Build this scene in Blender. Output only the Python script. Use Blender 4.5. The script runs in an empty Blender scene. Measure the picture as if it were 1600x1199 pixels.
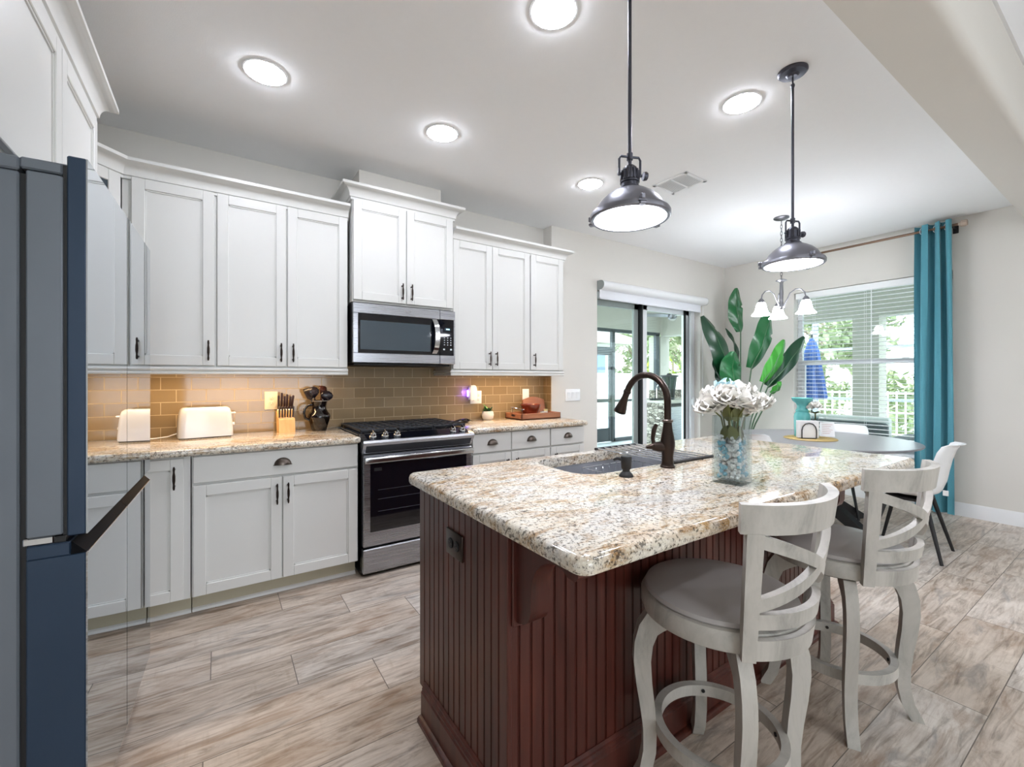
import bpy, bmesh, math, random
from mathutils import Vector, Matrix
PI = math.pi
R = math.radians
random.seed(7)
SC = bpy.context.scene
COL = SC.collection

# ---------------------------------------------------------------- camera
YAW = R(33.62)
cam_d = bpy.data.cameras.new('camera')
cam = bpy.data.objects.new('camera', cam_d)
COL.objects.link(cam)
cam.location = (0, 0, 1.285)
cam.rotation_euler = (PI / 2, 0, -YAW)
cam_d.sensor_fit = 'HORIZONTAL'
cam_d.sensor_width = 36.0
cam_d.lens = 36.0 * 687.3 / 1600
cam_d.shift_y = -7.1 / 1600
cam_d.clip_start = 0.02
cam_d.clip_end = 200
SC.camera = cam

# ---------------------------------------------------------------- light, exposure
W = bpy.data.worlds.new('sky')
SC.world = W
W.use_nodes = True
_n = W.node_tree.nodes
_bg = _n['Background']
_bg.inputs['Color'].default_value = (0.86, 0.94, 1.0, 1)
_bg.inputs['Strength'].default_value = 2.2
sun_d = bpy.data.lights.new('sun', 'SUN')
sun_d.energy = 2.2
sun_d.angle = R(3)
sun_d.color = (1, 0.96, 0.9)
sun = bpy.data.objects.new('sun', sun_d)
COL.objects.link(sun)
sun.rotation_euler = Vector((0.75, 0.45, -1.1)).to_track_quat('-Z', 'Y').to_euler()
SC.view_settings.view_transform = 'Standard'
SC.view_settings.look = 'None'
SC.view_settings.gamma = 1.0
SC.view_settings.use_curve_mapping = False
SC.view_settings.exposure = 1.42
SC.cycles.use_denoising = True
SC.cycles.max_bounces = 10
SC.cycles.diffuse_bounces = 5
SC.cycles.glossy_bounces = 5
SC.cycles.transmission_bounces = 8
SC.cycles.transparent_max_bounces = 16
SC.cycles.caustics_reflective = False
SC.cycles.caustics_refractive = False
SC.cycles.sample_clamp_indirect = 6.0

# strengths of the room's lamps
LED = 46.0          # recessed ceiling lights
PEND = 20.0         # island pendants
CHAND = 20.0        # dining chandelier
UNDER = 2.6         # warm strips under the wall cabinets
LIVING_FILL = 34.0       # added fill: unseen recessed lights in the living room behind the camera


# ---------------------------------------------------------------- materials
def lin(h):
    h = h.lstrip('#')
    o = []
    for i in (0, 2, 4):
        c = int(h[i:i + 2], 16) / 255
        o.append(c / 12.92 if c <= 0.04045 else ((c + 0.055) / 1.055) ** 2.4)
    return (o[0], o[1], o[2], 1)


class NT:
    """short-hand for building node trees"""
    def __init__(s, name):
        s.m = bpy.data.materials.new(name)
        s.m.use_nodes = True
        s.t = s.m.node_tree
        s.b = s.t.nodes['Principled BSDF']
        s.out = s.t.nodes['Material Output']

    def n(s, kind, **kw):
        x = s.t.nodes.new(kind)
        for k, v in kw.items():
            setattr(x, k, v)
        return x

    def l(s, a, b):
        s.t.links.new(a, b)

    def math(s, op, a, b=None, c=None):
        x = s.n('ShaderNodeMath', operation=op)
        for i, v in enumerate((a, b, c)):
            if v is None:
                continue
            if isinstance(v, (int, float)):
                x.inputs[i].default_value = v
            else:
                s.l(v, x.inputs[i])
        return x.outputs[0]

    def coord(s, kind='Object', scale=(1, 1, 1), rot=(0, 0, 0), loc=(0, 0, 0)):
        if kind == 'World':
            g = s.n('ShaderNodeNewGeometry').outputs['Position']
        else:
            g = s.n('ShaderNodeTexCoord').outputs[kind]
        mp = s.n('ShaderNodeMapping')
        mp.inputs['Scale'].default_value = scale
        mp.inputs['Rotation'].default_value = rot
        mp.inputs['Location'].default_value = loc
        s.l(g, mp.inputs['Vector'])
        return mp.outputs[0]

    def noise(s, vec, scale, detail=4, rough=0.55, dist=0.0):
        x = s.n('ShaderNodeTexNoise')
        x.inputs['Scale'].default_value = scale
        x.inputs['Detail'].default_value = detail
        x.inputs['Roughness'].default_value = rough
        x.inputs['Distortion'].default_value = dist
        s.l(vec, x.inputs['Vector'])
        return x.outputs['Fac']

    def ramp(s, fac, stops, interp='LINEAR'):
        x = s.n('ShaderNodeValToRGB')
        x.color_ramp.interpolation = interp
        e = x.color_ramp.elements
        while len(e) < len(stops):
            e.new(0.5)
        for i, (p, c) in enumerate(stops):
            e[i].position = p
            e[i].color = lin(c) if isinstance(c, str) else (c, c, c, 1)
        s.l(fac, x.inputs['Fac'])
        return x.outputs['Color']

    def mix(s, fac, a, b, blend='MIX'):
        x = s.n('ShaderNodeMix', data_type='RGBA', blend_type=blend)
        for i, v in ((0, fac), (6, a), (7, b)):
            if isinstance(v, (int, float)):
                x.inputs[i].default_value = v
            elif isinstance(v, str):
                x.inputs[i].default_value = lin(v)
            else:
                s.l(v, x.inputs[i])
        return x.outputs[2]

    def bump(s, h, strength=0.2, dist=0.01):
        x = s.n('ShaderNodeBump')
        x.inputs['Strength'].default_value = strength
        x.inputs['Distance'].default_value = dist
        s.l(h, x.inputs['Height'])
        s.l(x.outputs[0], s.b.inputs['Normal'])

    def set(s, **kw):
        for k, v in kw.items():
            i = s.b.inputs[k.replace('_', ' ')]
            if isinstance(v, str):
                i.default_value = lin(v)
            elif isinstance(v, (int, float)):
                i.default_value = v
            else:
                s.l(v, i)
        return s


def plain(name, col, rough=0.5, metal=0.0, spec=0.5, var=0.05, vs=8.0, coat=0.0, bump=0.0):
    """a solid colour with a faint procedural mottling"""
    q = NT(name)
    v = q.coord('Object')
    f = q.noise(v, vs, 3)
    c = q.mix(f, q.mix(1.0, col, (1 - var), 'MULTIPLY') if False else col, col)
    hs = q.n('ShaderNodeHueSaturation')
    hs.inputs['Color'].default_value = lin(col)
    q.l(q.math('ADD', q.math('MULTIPLY', f, 2 * var), 1 - var), hs.inputs['Value'])
    q.l(hs.outputs[0], q.b.inputs['Base Color'])
    q.set(Roughness=rough, Metallic=metal, Specular_IOR_Level=spec, Coat_Weight=coat)
    if bump:
        q.bump(q.noise(v, 220, 3), bump, 0.002)
    return q.m


def emit(name, col, strength):
    q = NT(name)
    q.set(Base_Color='#ffffff', Emission_Color=col, Emission_Strength=strength)
    return q.m


def glass_pane(name, tint='#f4fbfa', refl=1.0, edge=None):
    """architectural glass: clear sheet with a fresnel reflection"""
    q = NT(name)
    tr = q.n('ShaderNodeBsdfTransparent')
    tr.inputs[0].default_value = lin(tint)
    if edge:
        le = q.n('ShaderNodeLayerWeight')
        le.inputs['Blend'].default_value = 0.5
        q.l(q.mix(q.math('POWER', le.outputs['Facing'], 3.0), tint, edge), tr.inputs[0])
    gl = q.n('ShaderNodeBsdfGlossy')
    gl.inputs['Roughness'].default_value = 0.02
    lw = q.n('ShaderNodeLayerWeight')
    lw.inputs['Blend'].default_value = 0.5
    fr = q.math('ADD', q.math('MULTIPLY', q.math('POWER', lw.outputs['Facing'], 5.0), 0.9), 0.04)
    mx = q.n('ShaderNodeMixShader')
    q.l(q.math('MULTIPLY', fr, refl), mx.inputs[0])
    q.l(tr.outputs[0], mx.inputs[1])
    q.l(gl.outputs[0], mx.inputs[2])
    q.l(mx.outputs[0], q.out.inputs[0])
    return q.m


def wood(name, c1, c2, c3, axis=2, rough=0.4, scale=6.0, coat=0.0):
    q = NT(name)
    sc = [18, 18, 18]
    sc[axis] = 1.2
    v = q.coord('Object', scale=tuple(sc))
    f = q.noise(v, scale * 0.25, 6, 0.6, 0.6)
    g = q.noise(v, scale * 2.2, 3)
    c = q.ramp(f, [(0.25, c1), (0.5, c2), (0.75, c3)])
    c = q.mix(q.math('MULTIPLY', g, 0.25), c, c1)
    q.set(Base_Color=c, Roughness=rough, Coat_Weight=coat)
    return q.m


def granite(name):
    q = NT(name)
    v = q.coord('World', scale=(1.0, 1.9, 1.9), rot=(0, 0, R(14)))
    big = q.noise(v, 1.7, 5, 0.6, 1.2)
    vein = q.noise(v, 6.0, 8, 0.72, 1.6)
    v2 = q.coord('World')
    speck = q.noise(v2, 95, 4, 0.7)
    speck2 = q.noise(v2, 42, 5, 0.75, 0.6)
    vo = q.n('ShaderNodeTexVoronoi', feature='F1')
    vo.inputs['Scale'].default_value = 150
    q.l(v2, vo.inputs['Vector'])
    base = q.ramp(big, [(0.30, '#aaa8a5'), (0.42, '#cfccc6'), (0.52, '#d8cdb6'), (0.60, '#b98f55'), (0.70, '#cfc6b6'), (0.8, '#bdbab6')])
    vcol = q.ramp(vein, [(0.28, '#5c432b'), (0.39, '#a98552'), (0.48, '#dfd8ca'), (0.60, '#dad7d0'), (0.72, '#8f8a84')])
    c = q.mix(0.55, base, vcol)
    st = q.noise(q.coord('World', scale=(2.2, 9, 9), rot=(0, 0, R(10))), 3.2, 6, 0.7, 1.0)
    c = q.mix(q.math('MULTIPLY', q.ramp(st, [(0.50, 0.0), (0.62, 1.0)]), q.math('MULTIPLY', q.ramp(big, [(0.40, 0.15), (0.56, 1.0)]), 0.8)), c, '#8f6734')
    c = q.mix(q.math('MULTIPLY', q.ramp(st, [(0.30, 1.0), (0.40, 0.0)]), 0.55), c, '#7d7973')
    d1 = q.ramp(speck2, [(0.36, 1.0), (0.43, 0.0)])
    c = q.mix(q.math('MULTIPLY', d1, 0.85), c, '#463425')
    d2 = q.ramp(speck, [(0.40, 1.0), (0.46, 0.0)])
    c = q.mix(q.math('MULTIPLY', d2, 0.8), c, '#38312c')
    d3 = q.ramp(speck, [(0.58, 0.0), (0.66, 1.0)])
    c = q.mix(q.math('MULTIPLY', d3, 0.7), c, '#f1ece2')
    q.set(Base_Color=c, Roughness=0.07, Specular_IOR_Level=0.6)
    return q.m


def floor_mat():
    q = NT('wood_look_tile')
    pos = q.n('ShaderNodeNewGeometry').outputs['Position']
    sp = q.n('ShaderNodeSeparateXYZ')
    q.l(pos, sp.inputs[0])
    x, y = sp.outputs[0], sp.outputs[1]
    yr = q.math('DIVIDE', q.math('SUBTRACT', y, 1.803), 0.2355)
    row = q.math('FLOOR', yr)
    xr = q.math('DIVIDE', q.math('ADD', q.math('SUBTRACT', x, 0.585), q.math('MULTIPLY', row, 0.3085)), 0.94)
    colm = q.math('FLOOR', xr)
    fy = q.math('SUBTRACT', yr, row)
    fx = q.math('SUBTRACT', xr, colm)
    ey = q.math('MINIMUM', fy, q.math('SUBTRACT', 1.0, fy))
    ex = q.math('MINIMUM', fx, q.math('SUBTRACT', 1.0, fx))
    gy = q.math('LESS_THAN', ey, 0.0065)
    gx = q.math('LESS_THAN', ex, 0.0019)
    grout = q.math('MAXIMUM', gx, gy)
    cmb = q.n('ShaderNodeCombineXYZ')
    q.l(row, cmb.inputs[0])
    q.l(colm, cmb.inputs[1])
    wn = q.n('ShaderNodeTexWhiteNoise', noise_dimensions='3D')
    q.l(cmb.outputs[0], wn.inputs['Vector'])
    rnd = wn.outputs['Value']
    off = q.n('ShaderNodeVectorMath', operation='SCALE')
    q.l(wn.outputs['Color'], off.inputs[0])
    off.inputs['Scale'].default_value = 37.0
    add = q.n('ShaderNodeVectorMath', operation='ADD')
    q.l(pos, add.inputs[0])
    q.l(off.outputs[0], add.inputs[1])

    def stretched(sx, sy):
        m = q.n('ShaderNodeMapping')
        m.inputs['Scale'].default_value = (sx, sy, 1)
        q.l(add.outputs[0], m.inputs['Vector'])
        return m.outputs[0]
    grain = q.noise(stretched(1.9, 15), 1.9, 8, 0.66, 1.1)
    fine = q.noise(stretched(3, 60), 1.5, 4, 0.6)
    cross = q.noise(stretched(45, 5), 1.0, 3, 0.6)
    blot = q.noise(stretched(2.2, 4.0), 1.4, 5, 0.6, 0.5)
    c = q.ramp(grain, [(0.28, '#5d534c'), (0.38, '#948a80'), (0.45, '#c3bbb3'), (0.53, '#dfdad5'), (0.70, '#f0eeeb')])
    c2 = q.ramp(blot, [(0.32, '#8f857d'), (0.46, '#c4bbb3'), (0.55, '#dcd6d0'), (0.7, '#efece8')])
    c = q.mix(0.42, c, c2)
    c = q.mix(q.math('MULTIPLY', q.ramp(fine, [(0.5, 0.0), (0.75, 1.0)]), 0.22), c, '#6a5a4d')
    c = q.mix(q.math('MULTIPLY', q.ramp(cross, [(0.52, 0.0), (0.7, 1.0)]), q.math('MULTIPLY', q.ramp(blot, [(0.5, 0.0), (0.62, 1.0)]), 0.28)), c, '#a08a70')
    blue = q.noise(stretched(1.5, 7), 1.3, 5, 0.65, 0.8)
    c = q.mix(q.math('MULTIPLY', q.ramp(blue, [(0.56, 0.0), (0.68, 1.0)]), 0.55), c, '#7f8084')
    brown = q.noise(stretched(2.0, 8), 1.1, 6, 0.68, 1.0)
    c = q.mix(q.math('MULTIPLY', q.ramp(brown, [(0.52, 0.0), (0.66, 1.0)]), 0.5), c, '#9a7c60')
    c = q.mix(q.math('MULTIPLY', q.ramp(brown, [(0.30, 1.0), (0.40, 0.0)]), 0.4), c, '#6a5d53')
    warm = q.mix(rnd, '#e9ddd0', '#fbf8f4')
    c = q.mix(1.0, c, warm, 'MULTIPLY')
    c = q.mix(grout, c, '#6f665d')
    q.set(Base_Color=c, Roughness=q.math('ADD', q.math('MULTIPLY', grain, 0.2), 0.28), Specular_IOR_Level=0.4)
    q.bump(q.math('SUBTRACT', q.math('MULTIPLY', fine, 0.25), grout), 0.25, 0.003)
    return q.m


def tile_mat():
    """3 x 6 inch glossy subway tile on the kitchen wall (laid out on x and z)"""
    q = NT('subway_tile')
    sp = q.n('ShaderNodeSeparateXYZ')
    q.l(q.n('ShaderNodeNewGeometry').outputs['Position'], sp.inputs[0])
    cmb = q.n('ShaderNodeCombineXYZ')
    q.l(q.math('SUBTRACT', q.math('ADD', sp.outputs[0], sp.outputs[1]), 3.542 - 0.073), cmb.inputs[0])
    q.l(q.math('SUBTRACT', sp.outputs[2], 0.8967), cmb.inputs[1])
    br = q.n('ShaderNodeTexBrick', offset=0.5, offset_frequency=2, squash=1.0)
    q.l(cmb.outputs[0], br.inputs['Vector'])
    br.inputs['Color1'].default_value = lin('#948164')
    br.inputs['Color2'].default_value = lin('#887559')
    br.inputs['Mortar'].default_value = lin('#b9a684')
    br.inputs['Scale'].default_value = 1.0
    br.inputs['Mortar Size'].default_value = 0.0022
    br.inputs['Mortar Smooth'].default_value = 0.1
    br.inputs['Brick Width'].default_value = 0.158
    br.inputs['Row Height'].default_value = 0.0797
    n = q.noise(q.coord('World'), 9, 3)
    c = q.mix(q.math('MULTIPLY', n, 0.25), br.outputs['Color'], '#766346')
    q.set(Base_Color=c, Roughness=q.math('ADD', q.math('MULTIPLY', br.outputs['Fac'], 0.5), 0.09), Specular_IOR_Level=0.6)
    q.bump(q.math('SUBTRACT', q.math('MULTIPLY', n, 0.35), br.outputs['Fac']), 0.35, 0.003)
    return q.m


def brushed(name, col, axis=0, rough=0.28):
    q = NT(name)
    sc = [220, 220, 220]
    sc[axis] = 2
    f = q.noise(q.coord('Object', scale=tuple(sc)), 1.0, 3)
    c = q.mix(q.math('MULTIPLY', f, 0.3), col, '#8d9096')
    q.set(Base_Color=c, Metallic=1.0, Roughness=q.math('ADD', q.math('MULTIPLY', f, 0.12), rough - 0.06))
    return q.m


def distressed(name):
    q = NT(name)
    v = q.coord('Object', scale=(1, 1, 0.35))
    a = q.noise(v, 9, 6, 0.65, 0.8)
    b = q.noise(q.coord('Object', scale=(30, 30, 4)), 2, 4)
    c = q.ramp(a, [(0.3, '#928f89'), (0.45, '#b0ada6'), (0.6, '#bebab3'), (0.8, '#b3afa8')])
    c = q.mix(q.math('MULTIPLY', q.ramp(b, [(0.6, 0.0), (0.75, 1.0)]), 0.3), c, '#8d8a7e')
    q.set(Base_Color=c, Roughness=0.45)
    return q.m


def foliage(name, c1, c2, c3):
    q = NT(name)
    f = q.noise(q.coord('Object'), 2.3, 3)
    q.set(Base_Color=q.ramp(f, [(0.3, c1), (0.5, c2), (0.7, c3)]), Roughness=0.6)
    return q.m


def fabric(name, col, dark, weave=400):
    q = NT(name)
    v = q.coord('Object')
    f = q.noise(v, weave, 2)
    q.set(Base_Color=q.mix(f, dark, col), Roughness=0.9, Specular_IOR_Level=0.15, Sheen_Weight=0.2)
    q.bump(f, 0.15, 0.001)
    return q.m


def stone_mat():
    q = NT('stacked_stone')
    v = q.coord('Object', scale=(1, 1, 1.9))
    vo = q.n('ShaderNodeTexVoronoi', feature='F1')
    vo.inputs['Scale'].default_value = 11
    q.l(v, vo.inputs['Vector'])
    ed = q.n('ShaderNodeTexVoronoi', feature='DISTANCE_TO_EDGE')
    ed.inputs['Scale'].default_value = 11
    q.l(v, ed.inputs['Vector'])
    sp = q.n('ShaderNodeSeparateColor')
    q.l(vo.outputs['Color'], sp.inputs[0])
    c = q.ramp(sp.outputs[0], [(0.1, '#7d766d'), (0.5, '#b3ab9f'), (0.9, '#d5cec3')])
    e = q.ramp(ed.outputs['Distance'], [(0.02, 1.0), (0.07, 0.0)])
    q.set(Base_Color=q.mix(e, c, '#3a3531'), Roughness=0.9)
    q.bump(ed.outputs['Distance'], 1.0, 0.05)
    return q.m


M = {}
M['wall'] = plain('wall_paint', '#dad7d1', 0.85, spec=0.2, var=0.015, vs=3, bump=0.05)
M['ceiling'] = plain('ceiling_paint', '#f0f1f2', 0.9, spec=0.15, var=0.012, vs=30, bump=0.25)
M['trim'] = plain('trim_white', '#ebecee', 0.4, var=0.01)
M['cab'] = plain('cabinet_white', '#d5d5d2', 0.33, var=0.008, spec=0.45)
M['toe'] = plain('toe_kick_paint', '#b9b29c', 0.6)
M['floor'] = floor_mat()
M['tile'] = tile_mat()
M['granite'] = granite('granite')
M['bronze'] = plain('oil_rubbed_bronze', '#3a302b', 0.32, metal=0.85)
M['pull'] = plain('cup_pull_bronze', '#5d544e', 0.28, metal=0.9)
M['cherry'] = wood('cherry_stain', '#30120c', '#4b2018', '#623126', 2, 0.36, coat=0.06)
M['steel'] = brushed('stainless_steel', '#b4b6bc', 0)
M['sink_steel'] = plain('sink_steel', '#b9bcc2', 0.42, metal=0.85)
M['steel_plain'] = plain('polished_steel', '#c9cbce', 0.15, metal=1.0)
M['chrome'] = plain('chrome', '#d8dadc', 0.06, metal=1.0)
M['black'] = plain('black_enamel', '#0d0e10', 0.18)
M['black_matte'] = plain('black_matte', '#141416', 0.55)
M['iron'] = plain('cast_iron', '#23262c', 0.42, metal=0.2)
M['glass_black'] = plain('black_glass', '#0a0c14', 0.04, spec=0.7)
M['glass_smoke'] = plain('smoked_glass', '#3f4a52', 0.08, spec=0.7)
M['navy'] = plain('fridge_side_steel', '#2c3d52', 0.34, metal=0.35)
M['navy_grey'] = plain('fridge_case_grey', '#6d747d', 0.4, metal=0.35)
M['mirror_panel'] = plain('fridge_glossy_front', '#b9c0c6', 0.015, metal=1.0, var=0.0)
M['louvre'] = plain('louvre_white', '#f4f5f6', 0.6, var=0.0)
M['grip'] = plain('grip_black', '#08090d', 0.6, spec=0.08)
M['gasket'] = plain('black_gasket', '#07080c', 0.5)
M['white_plastic'] = plain('white_plastic', '#eef0f2', 0.25, var=0.01)
M['white_gloss'] = plain('white_enamel', '#cdd0d8', 0.15, var=0.01)
M['almond'] = plain('almond_plastic', '#e4d6bf', 0.35, var=0.01)
M['oak'] = wood('blond_wood', '#c79a5f', '#d9b27a', '#e6c592', 2, 0.45)
M['acacia'] = wood('acacia_wood', '#77472e', '#925f45', '#a87658', 0, 0.4)
M['mahogany'] = wood('turned_bowl_wood', '#4d180d', '#6b2413', '#85341d', 0, 0.25, coat=0.3)
M['handle_dark'] = plain('knife_handle', '#2a1518', 0.35)
M['handle_grey'] = plain('steak_knife_handle', '#3a3236', 0.3)
M['ceramic_black'] = plain('black_glazed_ceramic', '#0b0606', 0.07, spec=0.7)
M['nylon'] = plain('black_nylon', '#1d1a22', 0.22)
M['nylon_brown'] = plain('brown_nylon', '#4a2a24', 0.25)
M['pot'] = plain('stoneware_pot', '#d9d6cf', 0.6, vs=40)
M['stool'] = distressed('distressed_grey_paint')
M['cushion'] = plain('grey_vinyl', '#b0acab', 0.42, var=0.02)
M['table'] = plain('dark_grey_tabletop', '#88888c', 0.3, var=0.04)
M['shell'] = plain('white_shell_plastic', '#eceef0', 0.22, var=0.01)
M['teal'] = fabric('teal_curtain', '#64a1af', '#4a8d9e', 300)
M['teal_ceramic'] = plain('teal_ceramic', '#5fb0ae', 0.2)
M['brass_rod'] = plain('bronze_rod', '#7b6454', 0.35, metal=0.7)
M['blind'] = plain('blind_slat', '#eff1f2', 0.45, var=0.01)
M['shade_fabric'] = plain('roller_shade_fabric', '#e6e8ee', 0.7, var=0.01)
M['pend_metal'] = plain('pendant_gunmetal', '#85868f', 0.36, metal=0.85)
M['pend_dark'] = plain('pendant_dark_metal', '#4c4d56', 0.35, metal=0.8)
M['nickel'] = plain('brushed_nickel', '#7d7d82', 0.3, metal=0.9)
M['led'] = emit('led_lens', '#f1f4ff', LED)
M['pend_lens'] = emit('pendant_lens', '#f4f4ff', PEND)
M['chand_glass'] = emit('frosted_bell_glass', '#f6f7ff', CHAND)
M['living_fill_lens'] = emit('living_fill_lens', '#f4f6ff', LIVING_FILL)
M['pane'] = glass_pane('window_glass')
M['leaf_dark'] = plain('leaf_dark_green', '#0a3a20', 0.3, var=0.15, vs=6)
M['leaf_mid'] = plain('leaf_green', '#145a2e', 0.3, var=0.15, vs=6)
M['leaf_light'] = plain('leaf_light_green', '#388c2e', 0.3, var=0.15, vs=6)
M['stem'] = plain('plant_stem', '#48664a', 0.5)
M['petal'] = plain('white_petal', '#f5f3ee', 0.7, var=0.02)
M['petal_blue'] = plain('pale_blue_petal', '#cfe9ee', 0.7, var=0.03)
M['olive_leaf'] = plain('olive_leaf', '#5d5f2c', 0.5, var=0.2, vs=30)
M['gold_mat'] = plain('gold_placemat', '#b59d62', 0.5, var=0.15, vs=90)
M['paper'] = plain('napkin_paper', '#f2f1f1', 0.9, var=0.01)
M['bronze_frame'] = plain('bronze_aluminium', '#3d4348', 0.4, metal=0.3)
M['grey_frame'] = plain('grey_vinyl_frame', '#8d9492', 0.45)
M['white_frame'] = plain('white_vinyl_frame', '#e2e5e8', 0.4, var=0.01)
M['stucco'] = plain('stucco', '#dcdedd', 0.9, bump=0.3)
M['porch_paint'] = plain('porch_beige', '#b8b5ab', 0.9, bump=0.2)
M['pool_deck'] = plain('pool_deck', '#cfd6dc', 0.8)
M['lanai_ceil'] = plain('lanai_ceiling', '#cfcdc4', 0.9)
M['stone'] = stone_mat()
M['umbrella_blue'] = fabric('umbrella_canvas', '#46639f', '#2f4a85', 200)
M['tree'] = foliage('tree_leaves', '#7d916a', '#a5b28d', '#cfd3b8')
M['tree_pale'] = foliage('pale_tree_leaves', '#a3a692', '#c2c2b2', '#e0dccf')
M['leaf_bright'] = foliage('bright_leaves', '#9fb63a', '#b9cc4e', '#d4dd86')
M['bark'] = plain('bark', '#8a7f74', 0.9)
M['grass'] = foliage('grass', '#9ca389', '#b1b59f', '#c6c8b6')
M['wicker'] = plain('dark_wicker', '#4c5459', 0.7)
M['cushion_white'] = plain('outdoor_cushion', '#e9ecec', 0.8)
M['roof'] = plain('roof_tile', '#b8b4ae', 0.8)
M['win_blue'] = plain('far_window', '#7f95b5', 0.2)

# ---------------------------------------------------------------- mesh helpers
def rotz(a):
    return Matrix.Rotation(a, 4, 'Z')


def T(x=0, y=0, z=0):
    return Matrix.Translation((x, y, z))


class MB:
    """collects shapes and links them as ONE mesh object"""
    def __init__(s, mat=None):
        s.bm = bmesh.new()
        s.M = mat or Matrix.Identity(4)

    def poly(s, verts, faces):
        vs = [s.bm.verts.new(s.M @ Vector(v)) for v in verts]
        for f in faces:
            try:
                s.bm.faces.new([vs[i] for i in f])
            except ValueError:
                pass
        return s

    def merge(s, bm2, mat=None):
        mm = s.M @ mat if mat is not None else s.M
        vs = {}
        for v in bm2.verts:
            vs[v] = s.bm.verts.new(mm @ v.co)
        for f in bm2.faces:
            try:
                s.bm.faces.new([vs[v] for v in f.verts])
            except ValueError:
                pass
        bm2.free()
        return s

    def box(s, x0, x1, y0, y1, z0, z1, b=0.0, seg=1):
        if b <= 0:
            return s.poly([(x0, y0, z0), (x1, y0, z0), (x1, y1, z0), (x0, y1, z0), (x0, y0, z1), (x1, y0, z1), (x1, y1, z1), (x0, y1, z1)],
                          [(3, 2, 1, 0), (4, 5, 6, 7), (0, 1, 5, 4), (1, 2, 6, 5), (2, 3, 7, 6), (3, 0, 4, 7)])
        t = bmesh.new()
        bmesh.ops.create_cube(t, size=1.0)
        for v in t.verts:
            v.co = Vector(((x0 + x1) / 2 + v.co.x * (x1 - x0), (y0 + y1) / 2 + v.co.y * (y1 - y0), (z0 + z1) / 2 + v.co.z * (z1 - z0)))
        bmesh.ops.bevel(t, geom=t.edges[:], offset=min(b, 0.49 * min(x1 - x0, y1 - y0, z1 - z0)), segments=seg, profile=0.5, affect='EDGES')
        return s.merge(t)

    def lathe(s, prof, seg=32, at=(0, 0, 0), tilt=None):
        mt = T(*at) @ (tilt if tilt is not None else Matrix.Identity(4))
        vs, rings = [], []
        for r, z in prof:
            if r <= 1e-6:
                rings.append([len(vs)])
                vs.append(mt @ Vector((0, 0, z)))
            else:
                rings.append(list(range(len(vs), len(vs) + seg)))
                for i in range(seg):
                    a = 2 * PI * i / seg
                    vs.append(mt @ Vector((r * math.cos(a), r * math.sin(a), z)))
        fs = []
        for p, q in zip(rings, rings[1:]):
            if len(p) == 1 and len(q) == 1:
                continue
            for i in range(seg):
                j = (i + 1) % seg
                if len(p) == 1:
                    fs.append((p[0], q[j], q[i]))
                elif len(q) == 1:
                    fs.append((p[i], p[j], q[0]))
                else:
                    fs.append((p[i], p[j], q[j], q[i]))
        for ring, flip in ((rings[0], True), (rings[-1], False)):
            if len(ring) > 1 and prof[0] != prof[-1]:
                fs.append(tuple(reversed(ring)) if flip else tuple(ring))
        return s.poly(vs, fs)

    def cyl(s, p, q, r, seg=16, r2=None):
        return s.tube([p, q], [r, r if r2 is None else r2], seg)

    def tube(s, pts, rad, seg=10, closed=False, flat=None):
        """round tube through pts; flat=(a,b) scales the section"""
        P = [Vector(p) for p in pts]
        n = len(P)
        rs = rad if isinstance(rad, (list, tuple)) else [rad] * n
        tang = []
        for i in range(n):
            if closed:
                t = P[(i + 1) % n] - P[i - 1]
            else:
                t = P[min(i + 1, n - 1)] - P[max(i - 1, 0)]
            tang.append(t.normalized())
        up = Vector((0, 0, 1)) if abs(tang[0].z) < 0.9 else Vector((0, 1, 0))
        N = (up - tang[0] * up.dot(tang[0])).normalized()
        vs, rings = [], []
        for i in range(n):
            if i:
                N = (N - tang[i] * N.dot(tang[i])).normalized()
            B = tang[i].cross(N)
            rings.append(list(range(len(vs), len(vs) + seg)))
            for k in range(seg):
                a = 2 * PI * k / seg
                fa, fb = flat or (1, 1)
                vs.append(P[i] + (N * math.cos(a) * fa + B * math.sin(a) * fb) * rs[i])
        fs = []
        pairs = list(zip(range(n), range(1, n)))
        if closed:
            pairs.append((n - 1, 0))
        for a, b in pairs:
            for k in range(seg):
                j = (k + 1) % seg
                fs.append((rings[a][k], rings[a][j], rings[b][j], rings[b][k]))
        if not closed:
            fs.append(tuple(reversed(rings[0])))
            fs.append(tuple(rings[-1]))
        return s.poly(vs, fs)

    def prism(s, pts, z0, z1):
        n = len(pts)
        vs = [(x, y, z0) for x, y in pts] + [(x, y, z1) for x, y in pts]
        fs = [tuple(reversed(range(n))), tuple(range(n, 2 * n))]
        for i in range(n):
            j = (i + 1) % n
            fs.append((i, j, j + n, i + n))
        return s.poly(vs, fs)

    def loft(s, rings, cap=True, closed=False):
        """rings: lists of equal length"""
        vs, idx = [], []
        for r in rings:
            idx.append(list(range(len(vs), len(vs) + len(r))))
            vs += [Vector(p) for p in r]
        fs = []
        pr = list(zip(idx, idx[1:]))
        if closed:
            pr.append((idx[-1], idx[0]))
        for a, b in pr:
            n = len(a)
            for i in range(n):
                j = (i + 1) % n
                fs.append((a[i], a[j], b[j], b[i]))
        if cap and not closed:
            fs.append(tuple(reversed(idx[0])))
            fs.append(tuple(idx[-1]))
        return s.poly(vs, fs)

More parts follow.
